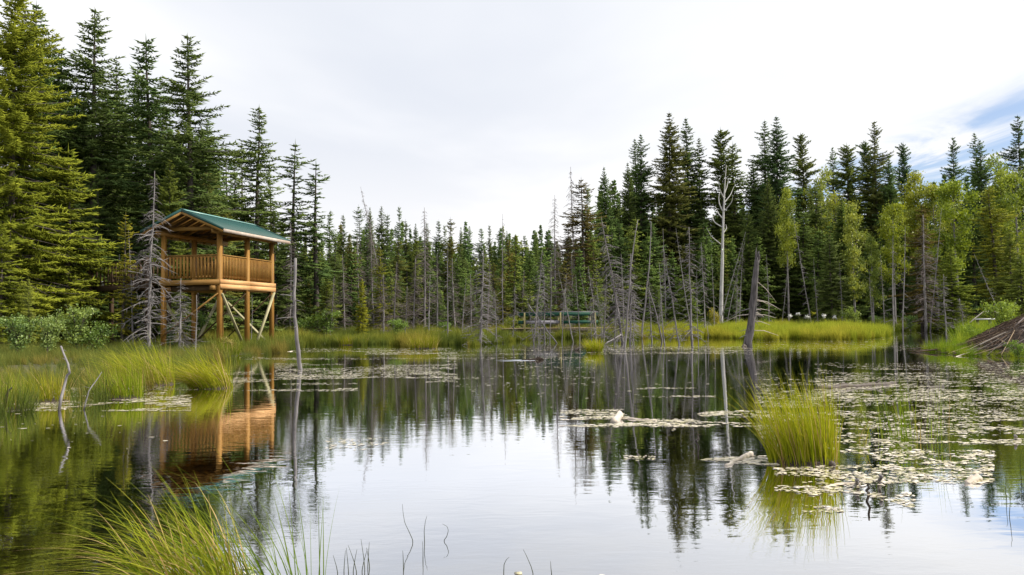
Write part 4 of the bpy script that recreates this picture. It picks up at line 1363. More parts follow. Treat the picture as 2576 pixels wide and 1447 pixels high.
def railing(a, c, n_, wdt, thick, mt):
    """a, c : end points (local x, y) along one side"""
    a, c = Vector((*a, 0)), Vector((*c, 0))
    b = MB()
    b.beam(a + Vector((0, 0, RT)), c + Vector((0, 0, RT)), .11, .045)
    b.beam(a + Vector((0, 0, RT - .08)), c + Vector((0, 0, RT - .08)), .04, .085)
    b.beam(a + Vector((0, 0, DZ + .13)), c + Vector((0, 0, DZ + .13)), .05, .085)
    rl = obj('railing', b, M['stain_flat'], tw)
    d = (c - a).normalized()
    me = MB()
    me.box(-wdt / 2, wdt / 2, -thick / 2, thick / 2, 0, RT - .06 - DZ - .06)
    me = me.mesh('picket')
    me.materials.append(M[mt])
    nrm = Vector((d.y, -d.x, 0))
    for k in range(n_):
        p_ = a + (c - a) * ((k + .5) / n_) + nrm * (.022 + thick / 2)
        obj('picket', me, None, rl, (p_.x, p_.y, DZ + .06), (0, 0, math.atan2(d.y, d.x)))


railing((.09, 0), (LX / 2 - .09, 0), 17, .038, .038, 'stain')
railing((LX / 2 + .09, 0), (LX - .09, 0), 17, .038, .038, 'stain')
railing((0, LY - .09), (0, .09), 15, .088, .036, 'stain')
railing((LX, .09), (LX, LY - .09), 15, .088, .036, 'stain')
railing((LX - .09, LY), (LX / 2 + .09, LY), 14, .06, .036, 'stain')
# braces under the deck
BRC = [((.0, -.10, 2.55), (1.85, -.10, .10), 'pale_brace'), ((LX + .02, -.12, 2.72), (2.55, -.12, -.05), 'pale_brace'),
       ((LX + .1, LY, 2.55), (LX + .1, .10, .15), 'pale_brace'), ((LX - .11, 0, 2.6), (LX - .11, LY, .2), 'soffit'),
       ((LX / 2 - .1, 0, 2.6), (LX / 2 - .1, LY, .3), 'soffit'), ((-.11, 0, 2.55), (-.11, LY, .7), 'stain_flat'),
       ((LX, LY + .11, 2.5), (LX / 2 + .2, LY + .11, .2), 'pale_brace'), ((0, LY + .11, 2.5), (LX / 2 - .2, LY + .11, .3), 'pale_brace')]
for a, c, mt in BRC:
    part('brace', mt, lambda b: b.beam(a, c, .042, .135, up=(0, 1, .2) if abs(a[1] - c[1]) < .01 else (1, 0, .2)))
# roof frame
for y in (0, LY):
    part('roof_beam', 'stain_flat', lambda b: b.box(-.55, LX + .5, y - .045, y + .045, BZ - .005, BZ + .18))
part('tie_beam', 'stain_flat', lambda b: b.box(-.06, -.01, -.1, LY + .1, BZ + .182, BZ + .34))
part('tie_beam', 'stain_flat', lambda b: b.box(LX + .01, LX + .06, -.1, LY + .1, BZ + .182, BZ + .34))
part('tie_beam', 'soffit', lambda b: b.box(LX / 2 - .02, LX / 2 + .02, -.1, LY + .1, BZ + .182, BZ + .30))
HW, RX0, RX1, EZ, RZ = 1.98, -.70, LX + .66, 5.26, 6.14
YC = LY / 2
for x in np.linspace(RX0 + .06, RX1 - .06, 10):
    for sd in (-1, 1):
        part('rafter', 'stain_flat', lambda b: b.beam((x, YC + sd * (HW - .06), EZ - .09), (x, YC + sd * .015, RZ - .10), .04, .13))
for sd in (-1, 1):
    part('roof_deck', 'soffit', lambda b: b.beam(((RX0 + RX1) / 2, YC + sd * (HW - .02), EZ - .012), ((RX0 + RX1) / 2, YC + sd * .01, RZ - .022), RX1 - RX0 - .06, .018))
roof = part('roof', 'roof', lambda b: b.beam((RX0, YC, RZ - .035), (RX1, YC, RZ - .035), .10, .03))
nsh = 6
for sd in (-1, 1):
    for k in range(nsh):
        xa = RX0 + k * (RX1 - RX0) / nsh
        xb = xa + (RX1 - RX0) / nsh - .004
        prof, ribs = [], 4
        for q in range(ribs):
            c0 = xa + (q + .12) * (xb - xa) / ribs
            for dx, dz in ((-.022, 0), (-.010, .024), (.010, .024), (.022, 0)):
                prof.append((c0 + dx, dz))
        prof = [(xa, 0)] + prof + [(xb, 0)]
        b = MB()
        V = []
        for (yy, z0) in ((YC + sd * HW, EZ), (YC + sd * .01, RZ - .006)):
            V += [(px_, yy, z0 + dz) for px_, dz in prof]
        V += [(x_, y_, z_ - .010) for x_, y_, z_ in V]
        m_ = len(prof)
        F = [[q, q + 1, m_ + q + 1, m_ + q] if sd < 0 else [q + 1, q, m_ + q, m_ + q + 1] for q in range(m_ - 1)]
        F += [[2 * m_ + f for f in ff[::-1]] for ff in F]
        F += [[q, 2 * m_ + q, 2 * m_ + q + 1, q + 1] for q in range(m_ - 1)]
        b.add(V, [np.array(F)])
        obj('roof_sheet', b, M['roof'], roof)


def ridge(b):
    for sd in (-1, 1):
        b.beam((RX0 - .02, YC + sd * .085, RZ - .004), (RX1 + .02, YC + sd * .085, RZ - .004), .19, .012, up=(0, sd * .40, .91))


rc = part('ridge_cap', 'ridge', ridge, roof)
for sd in (-1, 1):
    part('eave_board', 'eave_board', lambda b: b.box(RX0 + .01, RX1 - .01, YC + sd * (HW + .004) - .018, YC + sd * (HW + .004) + .018, EZ - .155, EZ - .014))
    for xx in (RX0, RX1):
        part('barge_board', 'stain_flat', lambda b: b.beam((xx, YC + sd * (HW - .03), EZ - .10), (xx, YC + sd * .004, RZ - .11), .038, .15))
        part('gable_trim', 'roof', lambda b: b.beam((xx + (-.024 if xx < 0 else .024), YC + sd * (HW + .01), EZ - .018), (xx + (-.024 if xx < 0 else .024), YC + sd * .002, RZ - .022), .03, .12))

# elevated walkway leaving the tower to the left, in the trees; their shade put into its dark timber
w0 = AT(408, 706, 37.0)
w1 = AT(258, 712, 39.5)
wk = thing('elevated_walkway', 'brown elevated walkway half hidden in trees left of the lookout tower', 'walkway', (w0.x, w0.y, 0), math.atan2(w1.y - w0.y, w1.x - w0.x))
wl_ = math.hypot(w1.x - w0.x, w1.y - w0.y)
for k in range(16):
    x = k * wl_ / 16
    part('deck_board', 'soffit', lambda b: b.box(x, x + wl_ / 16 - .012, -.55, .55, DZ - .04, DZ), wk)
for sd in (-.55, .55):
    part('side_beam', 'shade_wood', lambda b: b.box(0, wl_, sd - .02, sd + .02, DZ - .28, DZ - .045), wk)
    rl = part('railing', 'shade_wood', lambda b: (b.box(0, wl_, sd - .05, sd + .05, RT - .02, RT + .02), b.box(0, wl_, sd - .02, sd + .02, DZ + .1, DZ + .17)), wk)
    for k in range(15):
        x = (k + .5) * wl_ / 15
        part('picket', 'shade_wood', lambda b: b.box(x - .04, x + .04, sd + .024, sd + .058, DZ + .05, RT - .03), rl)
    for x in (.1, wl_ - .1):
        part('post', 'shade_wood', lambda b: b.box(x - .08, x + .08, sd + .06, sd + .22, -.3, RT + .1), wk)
sg = AT(258, 714, 38.8)
e = thing('small_sign', 'small white card on a post at the walkway end', 'sign', (sg.x, sg.y, sg.z - .16))
part('card', 'white', lambda b: b.box(-.07, .07, -.008, .008, 0, .28), e)
part('backing', 'soffit', lambda b: b.box(-.05, .05, .010, .05, -.25, .30), e)

# ------------------------------------------------------------------ footbridge
fa, fb = AT(1304, 826, 54), AT(1500, 829, 53)
fb_ = thing('footbridge', 'low footbridge with flaking green railings beyond the dead trees', 'footbridge', (fa.x, fa.y, 0), math.atan2(fb.y - fa.y, fb.x - fa.x))
fl = math.hypot(fb.x - fa.x, fb.y - fa.y)
FZ = fa.z
for k in range(36):
    x = -1.2 + k * (fl + 2.4) / 36
    part('deck_plank', 'deck_plank', lambda b: b.box(x, x + (fl + 2.4) / 36 - .012, -.08, 1.5, FZ - .05, FZ), fb_)
for y in (0, 1.4):
    part('stringer', 'dark_wood', lambda b: b.box(-1.1, fl + 1.1, y, y + .08, FZ - .30, FZ - .052), fb_)
    part('top_rail', 'green_paint', lambda b: b.box(0, fl, y - .03, y + .012, FZ + .80, FZ + 1.05), fb_)
    part('rail_cap', 'grey_board', lambda b: b.box(-.02, fl + .02, y - .07, y + .09, FZ + 1.054, FZ + 1.09), fb_)
    part('middle_rail', 'green_paint', lambda b: b.box(0, .42, y - .03, y + .012, FZ + .28, FZ + .52), fb_)
    part('middle_rail', 'grey_board', lambda b: b.box(.43, fl * .55, y - .033, y + .010, FZ + .28, FZ + .50), fb_)
    part('middle_rail', 'green_paint', lambda b: b.box(fl * .56, fl, y - .03, y + .012, FZ + .27, FZ + .48), fb_)
    for x in ((.45, fl * .55, fl - .05) if y == 0 else (.1, fl * .48, fl * .9)):
        part('post', 'yellow_post', lambda b: b.box(x - .05, x + .05, y + (-.14 if y == 0 else .016), y + (-.034 if y == 0 else .11), -.3, FZ + 1.045), fb_)
part('abutment', 'dark_wood', lambda b: b.box(fl * .5, fl + 1.0, .15, 1.3, -.2, FZ - .31), fb_)

# plank behind the lodge
pa = AT(2450, 803, 45)
pb = thing('plank', 'pale grey straight plank resting among brush behind the beaver lodge', 'plank', tuple(pa))
part('board', 'plank_pale', lambda b: b.box(0, 1.12, -.12, .12, -.05, .03), pb)
part('support', 'dark_wood', lambda b: b.box(.15, .25, -.08, .08, -pa.z, -.052), pb)
part('support', 'dark_wood', lambda b: b.box(.85, .95, -.08, .08, -pa.z, -.052), pb)

# ------------------------------------------------------------------ beaver lodge
LC = Vector((18.1, 25.4, 0))
LR, LH = 3.6, 1.85
ld = thing('beaver_lodge', 'brown beaver lodge of piled sticks and mud at the right edge', 'beaver lodge', tuple(LC))
rng = np.random.default_rng(9)


def lodge_z(x, y):
    r = math.hypot(x, y * .95)
    return LH * max(0, 1 - r / LR) ** .92


V, F = [], []
na_, nr_ = 48, 16
for a in range(nr_ + 1):
    for k in range(na_):
        r_ = LR * 1.08 * a / nr_
        an = 6.2832 * k / na_
        x, y = r_ * math.cos(an), r_ * math.sin(an)
        V.append((x, y, lodge_z(x, y) + rng.normal(0, .05) - (.25 if a == nr_ else .05)))
for a in range(nr_):
    for k in range(na_):
        F.append([a * na_ + k, (a + 1) * na_ + k, (a + 1) * na_ + (k + 1) % na_, a * na_ + (k + 1) % na_])
b = MB()
b.add(V, [np.array(F)])
obj('mound', b.mesh('mound', True), M['mud'], ld)
STK = []
for k in range(6):
    b = MB()
    l = 1.0
    b.tube([(0, 0, 0), (l * .3, .02 * (k - 2), .01), (l * .7, -.02 * (k - 3), -.01), (l, .01, .02)], [.5, .48, .40, .25], 6)
    me = b.mesh('stick')
    STK.append(me)
M['stick_brown'] = wood_mat('brown lodge sticks', (.065, .042, .030), (.23, .155, .105), .85, 6, (1, 1, 1), .3)
smats = ['stick_brown', 'stick_brown', 'dark_wood', 'stick_brown', 'brown_twig', 'dark_wood', 'stick_brown', 'deck_plank']
sm_cache = {}
for k in range(290):
    an = rng.uniform(2.2, 5.4)      # the side facing the pond and the camera
    r_ = LR * math.sqrt(rng.uniform(.02, 1.0))
    x, y = r_ * math.cos(an), r_ * math.sin(an)
    L = rng.uniform(.4, 1.7)
    rr = min(.035, .006 + rng.gamma(1.3, .006))
    mt = smats[rng.integers(0, len(smats))]
    key = (k % 6, mt)
    if key not in sm_cache:
        me = STK[k % 6].copy()
        me.materials.append(M[mt])
        sm_cache[key] = me
    # mostly running down-slope with scatter
    az = an + rng.normal(0, .95)
    x2, y2 = x + math.cos(az) * L, y + math.sin(az) * L
    za, zb = lodge_z(x, y) + rng.uniform(.0, .09), max(.0, lodge_z(x2, y2)) + rng.uniform(.0, .06)
    o = obj('stick', sm_cache[key], None, ld, (x, y, za))
    v3 = Vector((x2 - x, y2 - y, zb - za))
    o.rotation_mode = 'QUATERNION'
    o.rotation_quaternion = Vector((1, 0, 0)).rotation_difference(v3)
    o.scale = (v3.length, rr * 2, rr * 2)
    if o.scale[1] > .09:
        o.scale = (v3.length, .09, .09)
A_, B_ = [], []
for k in range(900):
    an = rng.uniform(1.8, 5.6)
    r_ = LR * math.sqrt(rng.uniform(.01, 1.0))
    x, y = r_ * math.cos(an), r_ * math.sin(an)
    az_, L = an + rng.normal(0, 1.2), rng.uniform(.2, .9)
    x2, y2 = x + math.cos(az_) * L, y + math.sin(az_) * L
    A_.append((x, y, lodge_z(x, y) + rng.uniform(0, .12)))
    B_.append((x2, y2, lodge_z(x2, y2) + rng.uniform(.0, .12)))
b = MB()
b.cones(np.array(A_), np.array(B_), rng.uniform(.006, .014, 900), 4, rng.random(900))
o = obj('twig_litter', b, M['stick_brown'], ld)
o['kind'] = 'stuff'
for (xa, ya), (xb, yb), rr in (((2420, 889), (2530, 836), .026), ((2475, 886), (2530, 868), .022), ((2404, 884), (2426, 890), .014), ((2406, 897), (2440, 886), .012)):
    A_, B_ = G(xa, ya) - LC, AT(xb, yb, 24.5) - LC
    me = STK[0].copy()
    me.materials.append(M['bleached'])
    o = obj('stick', me, None, ld, tuple(A_))
    v3 = B_ - A_
    o.rotation_mode = 'QUATERNION'
    o.rotation_quaternion = Vector((1, 0, 0)).rotation_difference(v3)
    o.scale = (v3.length, rr * 2, rr * 2)

# ------------------------------------------------------------------ swimming beaver
bp_ = G(1352, 906)
bv = thing('beaver', 'small dark beaver swimming to the right in open water', 'beaver', tuple(bp_), R(8))


def loft(name, prof, mt, parent, sides=14):
    """prof : (x, z centre, half width, half height)"""
    V, F = [], []
    for (x, zc, hw, hh) in prof:
        for k in range(sides):
            a = 6.2832 * k / sides
            V.append((x, hw * math.cos(a), zc + hh * math.sin(a)))
    m_ = len(prof)
    for a in range(m_ - 1):
        for k in range(sides):
            F.append([a * sides + k, a * sides + (k + 1) % sides, (a + 1) * sides + (k + 1) % sides, (a + 1) * sides + k])
    b = MB()
    b.add(V, [np.array(F)])
    b.F.setdefault(sides, []).append(np.array([list(range(sides))[::-1], list(range((m_ - 1) * sides, m_ * sides))]))
    return obj(name, b.mesh(name, True), M[mt], parent)


loft('body', [(-.62, -.06, .02, .02), (-.55, -.06, .09, .06), (-.40, -.045, .14, .08), (-.22, -.035, .14, .085), (-.10, -.02, .11, .08), (-.02, .005, .085, .075), (.05, .028, .072, .070),
              (.10, .030, .060, .058), (.15, .020, .042, .042), (.18, .014, .030, .030), (.195, .012, .014, .016)], 'fur', bv)
for sd in (-1, 1):
    loft('ear', [(-.012, .098, .004, .004), (-.006, .104, .012, .014), (.004, .108, .010, .013), (.010, .104, .003, .004)], 'fur', bv).location = (.01, sd * .05, -.008)
    loft('eye', [(-.008, 0, .003, .003), (0, 0, .008, .008), (.008, 0, .003, .003)], 'black', bv).location = (.105, sd * .046, .058)
loft('nose', [(-.012, 0, .006, .006), (0, 0, .014, .012), (.01, 0, .004, .004)], 'black', bv).location = (.193, 0, .022)
loft('tail', [(-.95, -.035, .02, .006), (-.90, -.03, .06, .010), (-.78, -.03, .065, .012), (-.66, -.04, .04, .016), (-.58, -.05, .03, .03)], 'black', bv)
# wake: low ridges of water trailing behind it
wk_ = MB()
for sd in (-1, 1):
    for q, (ln_, off) in enumerate(((1.3, .05), (.8, .16))):
        xs_ = np.linspace(.16, -ln_, 20)
        yc_ = sd * (off + (.16 - xs_) * .20)
        hh_ = .006 * np.sin(np.linspace(0.05, 1, 20) * math.pi) + .0005
        V = []
        for x_, y_, h_ in zip(xs_, yc_, hh_):
            V += [(x_, y_ - .025, -.002), (x_, y_, h_), (x_, y_ + .025, -.002)]
        F = []
        for a in range(19):
            for k in range(2):
                F.append([a * 3 + k, a * 3 + k + 1, a * 3 + 4 + k, a * 3 + 3 + k])
        wk_.add(V, [np.array(F)])
tag(obj('wake', wk_.mesh('wake', True), M['water'], None, tuple(bp_), (0, 0, R(8))), 'bright ripples trailing behind the swimming beaver', kind='stuff')

# ------------------------------------------------------------------ grass: tussocks that stand apart


def clump(name, label, x, y, N, h, rx, ry, wdt, lean=(0, 0), bend=.35, mt='sedge', colr=(1, 1, 1), seed=0, k=6, spread=.3, hvar=.25, v0=.5, group='sedge tussocks in the pond', mound=True, world=None, dry=.12):
    rng = np.random.default_rng(seed)
    b0 = Vector(world) if world else G(x, y)
    e = thing(name, label, 'grass tussock', (b0.x, b0.y, 0), 0, group)
    for nm, n_, vv, m2, hs in (('blades', int(N * (1 - dry)), v0, mt, 1.), ('dry_blades', int(N * dry), .85, 'drysedge', .9)):
        if n_ < 1:
            continue
        b = MB()
        V, F, v = blades(rng, n_, rx, ry, h * hs, wdt, lean, bend, k, hvar, spread, v0=vv)
        V[:, 2] -= .02
        b.add(V, F, v)
        obj(nm, b, M[m2], e, color=colr if nm == 'blades' else (1, 1, 1))
    if mound:
        b = MB()
        pr = [(0, 1.0), (.5, .92), (.85, .55), (1.0, 0), (1.1, -.6)]
        V, F = [], []
        for (q, z_) in pr:
            for s_ in range(14):
                a = 6.2832 * s_ / 14
                V.append((rx * 1.0 * q * math.cos(a) * rng.uniform(.9, 1.1), ry * 1.0 * q * math.sin(a) * rng.uniform(.9, 1.1), z_ * .12 * h - .01))
        for a in range(len(pr) - 1):
            for s_ in range(14):
                F.append([a * 14 + s_, (a + 1) * 14 + s_, (a + 1) * 14 + (s_ + 1) % 14, a * 14 + (s_ + 1) % 14])
        b.add(V, [np.array(F)])
        obj('root_mound', b, M['mud'], e)
    return e


M['drysedge'] = leaf_mat('dry blades', (.34, .22, .06), (.60, .44, .20), .3, .2)
clump('sedge_tussock', 'large yellow-green sedge tussock rising from the pads at right', 2022, 1162, 900, .56, .30, .20, .0065, (-.20, 0), .36, seed=1, spread=.20, k=8, hvar=.30, colr=(1.3, 1.28, .6), dry=.12)
clump('reed_clump', 'thin see-through clump of green reeds right of the large tussock', 2292, 1105, 60, .60, .42, .16, .007, (-.08, 0), .28, seed=2, spread=.22, mound=False, colr=(.75, .95, .7), dry=.1)
clump('reed_clump', 'few arching yellow stems between the large tussock and thin reeds', 2170, 1118, 7, .42, .08, .05, .006, (.2, 0), .9, seed=3, spread=.5, mound=False, colr=(1.2, 1., .5), dry=.3)
clump('sedge_tussock', 'big windswept foreground sedge clump at the bottom left', 500, 1500, 400, .43, .24, .16, .0075, (-.62, .05), .55, seed=4, spread=.35, k=9, colr=(.85, .88, .6), dry=.22)
clump('reed_clump', 'loose arching green blades right of the bottom left sedge clump', 640, 1490, 60, .50, .22, .12, .006, (-.6, .1), .42, seed=5, spread=.3, k=9, mound=False, colr=(.7, .9, .7), dry=.05)
clump('reed_clump', 'thin upright green blades right of the loose arching ones, bottom left', 765, 1480, 18, .42, .10, .06, .0055, (-.25, 0), .35, seed=6, spread=.25, k=8, mound=False, colr=(.6, .85, .65), dry=.05)
clump('sedge_tussock', 'bright round windblown tussock left of the tower reflection', 533, 976, 800, .66, .40, .34, .011, (-.75, 0), .55, seed=7, spread=.45, colr=(1.25, 1.18, .7))
clump('sedge_tussock', 'wide bright windblown tussock on the left bank edge', 372, 968, 900, .74, .55, .40, .011, (-.6, 0), .5, seed=8, spread=.35, colr=(1.12, 1.12, .7))
clump('sedge_tussock', 'small round bright tussock in the middle right of the beaver', 1496, 885, 500, .46, .30, .26, .014, (-.1, 0), .35, seed=9, spread=.55, colr=(1.1, 1.1, .5))
clump('sedge_tussock', 'brownish-green tussock at the middle shore left of the straight snag', 1066, 877, 450, .55, .62, .4, .018, (0, 0), .35, seed=10, spread=.4, colr=(.85, .82, .55))
clump('sedge_tussock', 'yellow-green tussock at the middle shore below the yellow spruce', 888, 868, 450, .50, .8, .4, .018, (0, 0), .35, seed=11, spread=.4, colr=(.95, .92, .5))
clump('sedge_tussock', 'upright green sedge tuft at the left bank by the bent branch', 300, 1002, 420, .50, .40, .30, .009, (-.3, 0), .35, seed=12, spread=.3, colr=(.8, .9, .55))
clump('sedge_tussock', 'green sedge tuft cut by the left edge of the photo', 15, 1030, 380, .50, .35, .28, .008, (-.1, 0), .35, seed=13, spread=.3, colr=(.75, .88, .6))
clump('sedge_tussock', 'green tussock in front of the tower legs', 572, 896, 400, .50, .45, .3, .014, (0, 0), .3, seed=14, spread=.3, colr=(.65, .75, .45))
clump('sedge_tussock', 'sedge tuft between the bent branch and the left edge tuft', 110, 1010, 360, .46, .4, .28, .009, (-.3, 0), .4, seed=15, spread=.35, colr=(1.0, .92, .6))

# single reed stems at the bottom middle and bottom right


def stem(label, pts, r=.0022, group='single reed stems in the foreground', y0=None):
    b0 = G(*pts[0])
    P = [AT(x, y, b0.y) for x, y in pts]
    P[0] = b0
    Q = np.array([tuple(p - b0) for p in P])
    n_ = 14
    t = np.linspace(0, 1, len(Q))
    tt = np.linspace(0, 1, n_)
    S = np.stack([np.interp(tt, t, Q[:, c]) for c in range(3)], -1)
    S[0, 2] -= .06
    b = MB()
    b.tube(S, np.linspace(r, r * .35, n_), 5, v=.3)
    o = obj('pond_reed', b.mesh('pond_reed', True), M['reed'], None, tuple(b0))
    tag(o, label, 'reed', group)


# bends: the stem goes up from its waterline point
for lb, pts in [
    ('reed stem bent sharply left at bottom middle, tallest of its group', [(1041, 1365), (1030, 1340), (1018, 1315), (1014, 1290), (1012, 1268)]),
    ('slim reed stem with a small hooked tip at bottom middle', [(1068, 1365), (1067, 1335), (1070, 1312), (1074, 1298)]),
    ('reed stem curled like a hook, right of the slim hooked one', [(1115, 1362), (1124, 1350), (1128, 1335), (1125, 1325), (1113, 1318)]),
    ('short straight reed left of the sharply bent stem', [(1015, 1432), (1014, 1400), (1013, 1385)]),
    ('straight dark reed just right of the sharply bent stem', [(1064, 1412), (1064, 1390), (1063, 1362)]),
    ('short reed with leaning tip at bottom right of middle', [(1267, 1445), (1268, 1420), (1274, 1408), (1281, 1402)]),
    ('reed leaning left at the bottom edge right of middle', [(1342, 1447), (1336, 1425), (1325, 1400), (1316, 1382)]),
    ('short upright reed at the bottom edge, rightmost of the row', [(1388, 1447), (1386, 1430), (1385, 1412)]),
    ('bent dark reed near the lower right edge', [(2539, 1300), (2541, 1270), (2542, 1240), (2538, 1228)]),
    ('wavy thin reed in the lower right reflections', [(2533, 1260), (2530, 1238), (2531, 1205), (2528, 1195)]),
    ('arched pale reed at the right edge', [(2570, 1210), (2567, 1180), (2566, 1150), (2575, 1122)]),
    ('hooked dry stem at the far bottom left', [(108, 1447), (109, 1428), (104, 1422), (99, 1430)]),
    ('single straight green blade at the far bottom left', [(215, 1452), (211, 1430), (205, 1400)]),
]:
    stem(lb, pts)
rng = np.random.default_rng(88)
for q, (x, y, hpx, ln_) in enumerate([(865, 1440, 55, 4), (877, 1446, 68, -6), (888, 1442, 60, 10), (898, 1444, 72, -22), (910, 1440, 58, 14), (918, 1436, 80, -10), (925, 1430, 66, 4), (930, 1428, 50, -8), (850, 1445, 48, -12)]):
    stem('%s reed from the left in the little foreground tuft at bottom middle' % ORD[q], [(x, y), (x + ln_ * .3, y - hpx * .4), (x + ln_ * .7, y - hpx * .75), (x + ln_, y - hpx)], .0022, 'reeds of the little foreground tuft')

# ------------------------------------------------------------------ grass masses
TUF = []
for k in range(5):
    r_ = np.random.default_rng(200 + k)
    b = MB()
    V, F, v = blades(r_, 46, .20, .20, 1.0, .016, (-.12, 0), .35, 4, .28, .35, v0=.42 + .05 * k)
    b.add(V, F, v)
    me = b.mesh('grass_tuft')
    me.materials.append(M['grass'])
    TUF.append(me)
TUFW = []
for k in range(5):
    r_ = np.random.default_rng(230 + k)
    b = MB()
    V, F, v = blades(r_, 60, .30, .30, 1.0, .030, (-.08, 0), .30, 3, .25, .35, v0=.42 + .05 * k)
    b.add(V, F, v)
    me = b.mesh('grass_tuft')
    me.materials.append(M['grass'])
    TUFW.append(me)


def inpoly(P, poly):
    ins = np.zeros(len(P), bool)
    A = np.array(poly)
    B = np.roll(A, -1, 0)
    for a, b_ in zip(A, B):
        c = (a[1] > P[:, 1]) != (b_[1] > P[:, 1])
        xi = a[0] + (P[:, 1] - a[1]) / (b_[1] - a[1] + 1e-12) * (b_[0] - a[0])
        ins ^= c & (P[:, 0] < xi)
    return ins


def vnoise(P, scale, seed):
    """smooth value noise in metres"""
    r_ = np.random.default_rng(seed)
    g_ = r_.random((64, 64))
    Q = P / scale + 1000.3
    i0 = np.floor(Q).astype(int)
    f = Q - i0
    f = f * f * (3 - 2 * f)
    a = g_[i0[:, 0] % 64, i0[:, 1] % 64]
    b_ = g_[(i0[:, 0] + 1) % 64, i0[:, 1] % 64]
    c = g_[i0[:, 0] % 64, (i0[:, 1] + 1) % 64]
    d = g_[(i0[:, 0] + 1) % 64, (i0[:, 1] + 1) % 64]
    return (a * (1 - f[:, 0]) + b_ * f[:, 0]) * (1 - f[:, 1]) + (c * (1 - f[:, 0]) + d * f[:, 0]) * f[:, 1]


def grass_mass(name, label, poly, dens, h, protos, cols, seed, smin=-.1, smax=99, lean=0, nmin=.0, nscale=1.5):
    r_ = np.random.default_rng(seed)
    A = np.array(poly)
    lo, hi = A.min(0), A.max(0)
    n_ = int((hi[0] - lo[0]) * (hi[1] - lo[1]) * dens)
    P = lo + r_.random((n_, 2)) * (hi - lo)
    P = P[inpoly(P, poly)]
    s_ = signed(P)
    nz = vnoise(P, nscale, seed)
    keep = (s_ > smin) & (s_ < smax) & (nz + r_.normal(0, .08, len(P)) > nmin)
    P, nz, s_ = P[keep], nz[keep], s_[keep]
    m_ = len(P)
    Z_ = np.maximum(ground_z(P), -.03)
    hh = h * (.45 + .95 * nz) * r_.uniform(.65, 1.3, m_)
    S = np.column_stack([hh * r_.uniform(.8, 1.2, m_), hh * r_.uniform(.8, 1.2, m_), hh])
    Rt = np.column_stack([r_.normal(0, .08, m_), r_.normal(lean, .08, m_), r_.normal(0, .9, m_)])
    nc = len(protos) * len(cols)
    pr = [(pm, c) for c in cols for pm in protos]
    ci = np.clip((vnoise(P, 2.2, seed + 7) * len(cols) + r_.normal(0, .35, m_)).astype(int), 0, len(cols) - 1)
    return scatter(name, label, pr, np.column_stack([P, Z_]), Rt, S, ci * len(protos) + r_.integers(0, len(protos), m_))


LG = [(.36, .44, .46), (.48, .56, .52), (.68, .70, .58), (.92, .74, .72)]
IG = [(.95, 1.08, .50), (1.08, 1.14, .48), (1.18, 1.10, .55)]
CG = [(.42, .52, .44), (.58, .66, .48), (.80, .82, .52), (.95, .80, .62)]


def pol(*px_):
    return [tuple(G(x, y))[:2] for x, y in px_]


left_poly = [tuple(G(-60, 1060))[:2], tuple(G(260, 1036))[:2], tuple(G(345, 1000))[:2], tuple(G(465, 970))[:2], tuple(G(500, 932))[:2], (-9.4, 29), (-9.2, 34), (-10.5, 44), (-36, 46), (-24, 20), (-12, 11)]
grass_mass('marsh_grass', 'green and yellow marsh grass covering the left bank', left_poly, 17, .29, TUF, LG, 301, -.25, 99, -.12, .36, 1.0)
grass_mass('marsh_grass', 'sparse grass blades standing in shallow water at the left bank', left_poly + [], 9, .40, TUF, LG[1:], 302, -3.2, -.2, -.1, .66, .8)
mid_poly = [(-13.5, 34), tuple(G(690, 890))[:2], tuple(G(760, 876))[:2], tuple(G(900, 872))[:2], tuple(G(1040, 878))[:2], tuple(G(1200, 876))[:2], tuple(G(1290, 862))[:2], tuple(G(1390, 856))[:2], tuple(G(1560, 860))[:2], tuple(G(1690, 856))[:2], (13, 58), (8, 62), (-22, 62), (-20, 46)]
grass_mass('marsh_grass', 'green and yellow sedges along the middle shore', mid_poly, 7.5, .48, TUFW, CG, 303, -.3, 99, 0, .33, 2.0)
isl_poly = pol((1690, 856), (1800, 854), (1930, 858), (2100, 858), (2228, 852), (2242, 840)) + [(26.5, 60), (24, 66), (8, 62)]
grass_mass('islet_grass', 'bright yellow-green tall grass covering the islet on the right', isl_poly, 15, .46, TUFW, IG, 304, -.15, 99, -.05)
far_poly = [(8, 62), (24, 64), (28, 56), (33, 55), (48, 62), (60, 80), (30, 86), (6, 76)]
grass_mass('marsh_grass', 'green grass at the foot of the right-hand forest', far_poly, 4, .55, TUFW, CG[:2], 305, 0)
rg = [tuple(G(2250, 838))[:2], tuple(G(2425, 838))[:2], tuple(G(2436, 850))[:2], tuple(G(2404, 884))[:2], (19, 29), (32, 34), (40, 50), (30, 62)]
grass_mass('marsh_grass', 'green weeds on the bank behind the beaver lodge', rg, 9, .55, TUFW, [(.6, .85, .35), (.8, .95, .38)], 306, -.2)
lw = [(14.0, 26.6), (13.6, 24.2), (15.2, 21.6), (17.5, 20.6), (20, 20.6), (19, 23.0), (16.4, 24.0), (15.4, 25.4), (15.6, 27.6), (14.5, 28.5)]
grass_mass('lodge_weeds', 'bright green low weeds around the foot of the beaver lodge', lw, 26, .32, TUF, [(.6, .9, .3), (.85, 1.0, .35)], 307, -1.0)
near_poly = [(-3.2, 3.0), (4.5, 3.0), (4.5, 1.4), (-3.2, 1.4)]

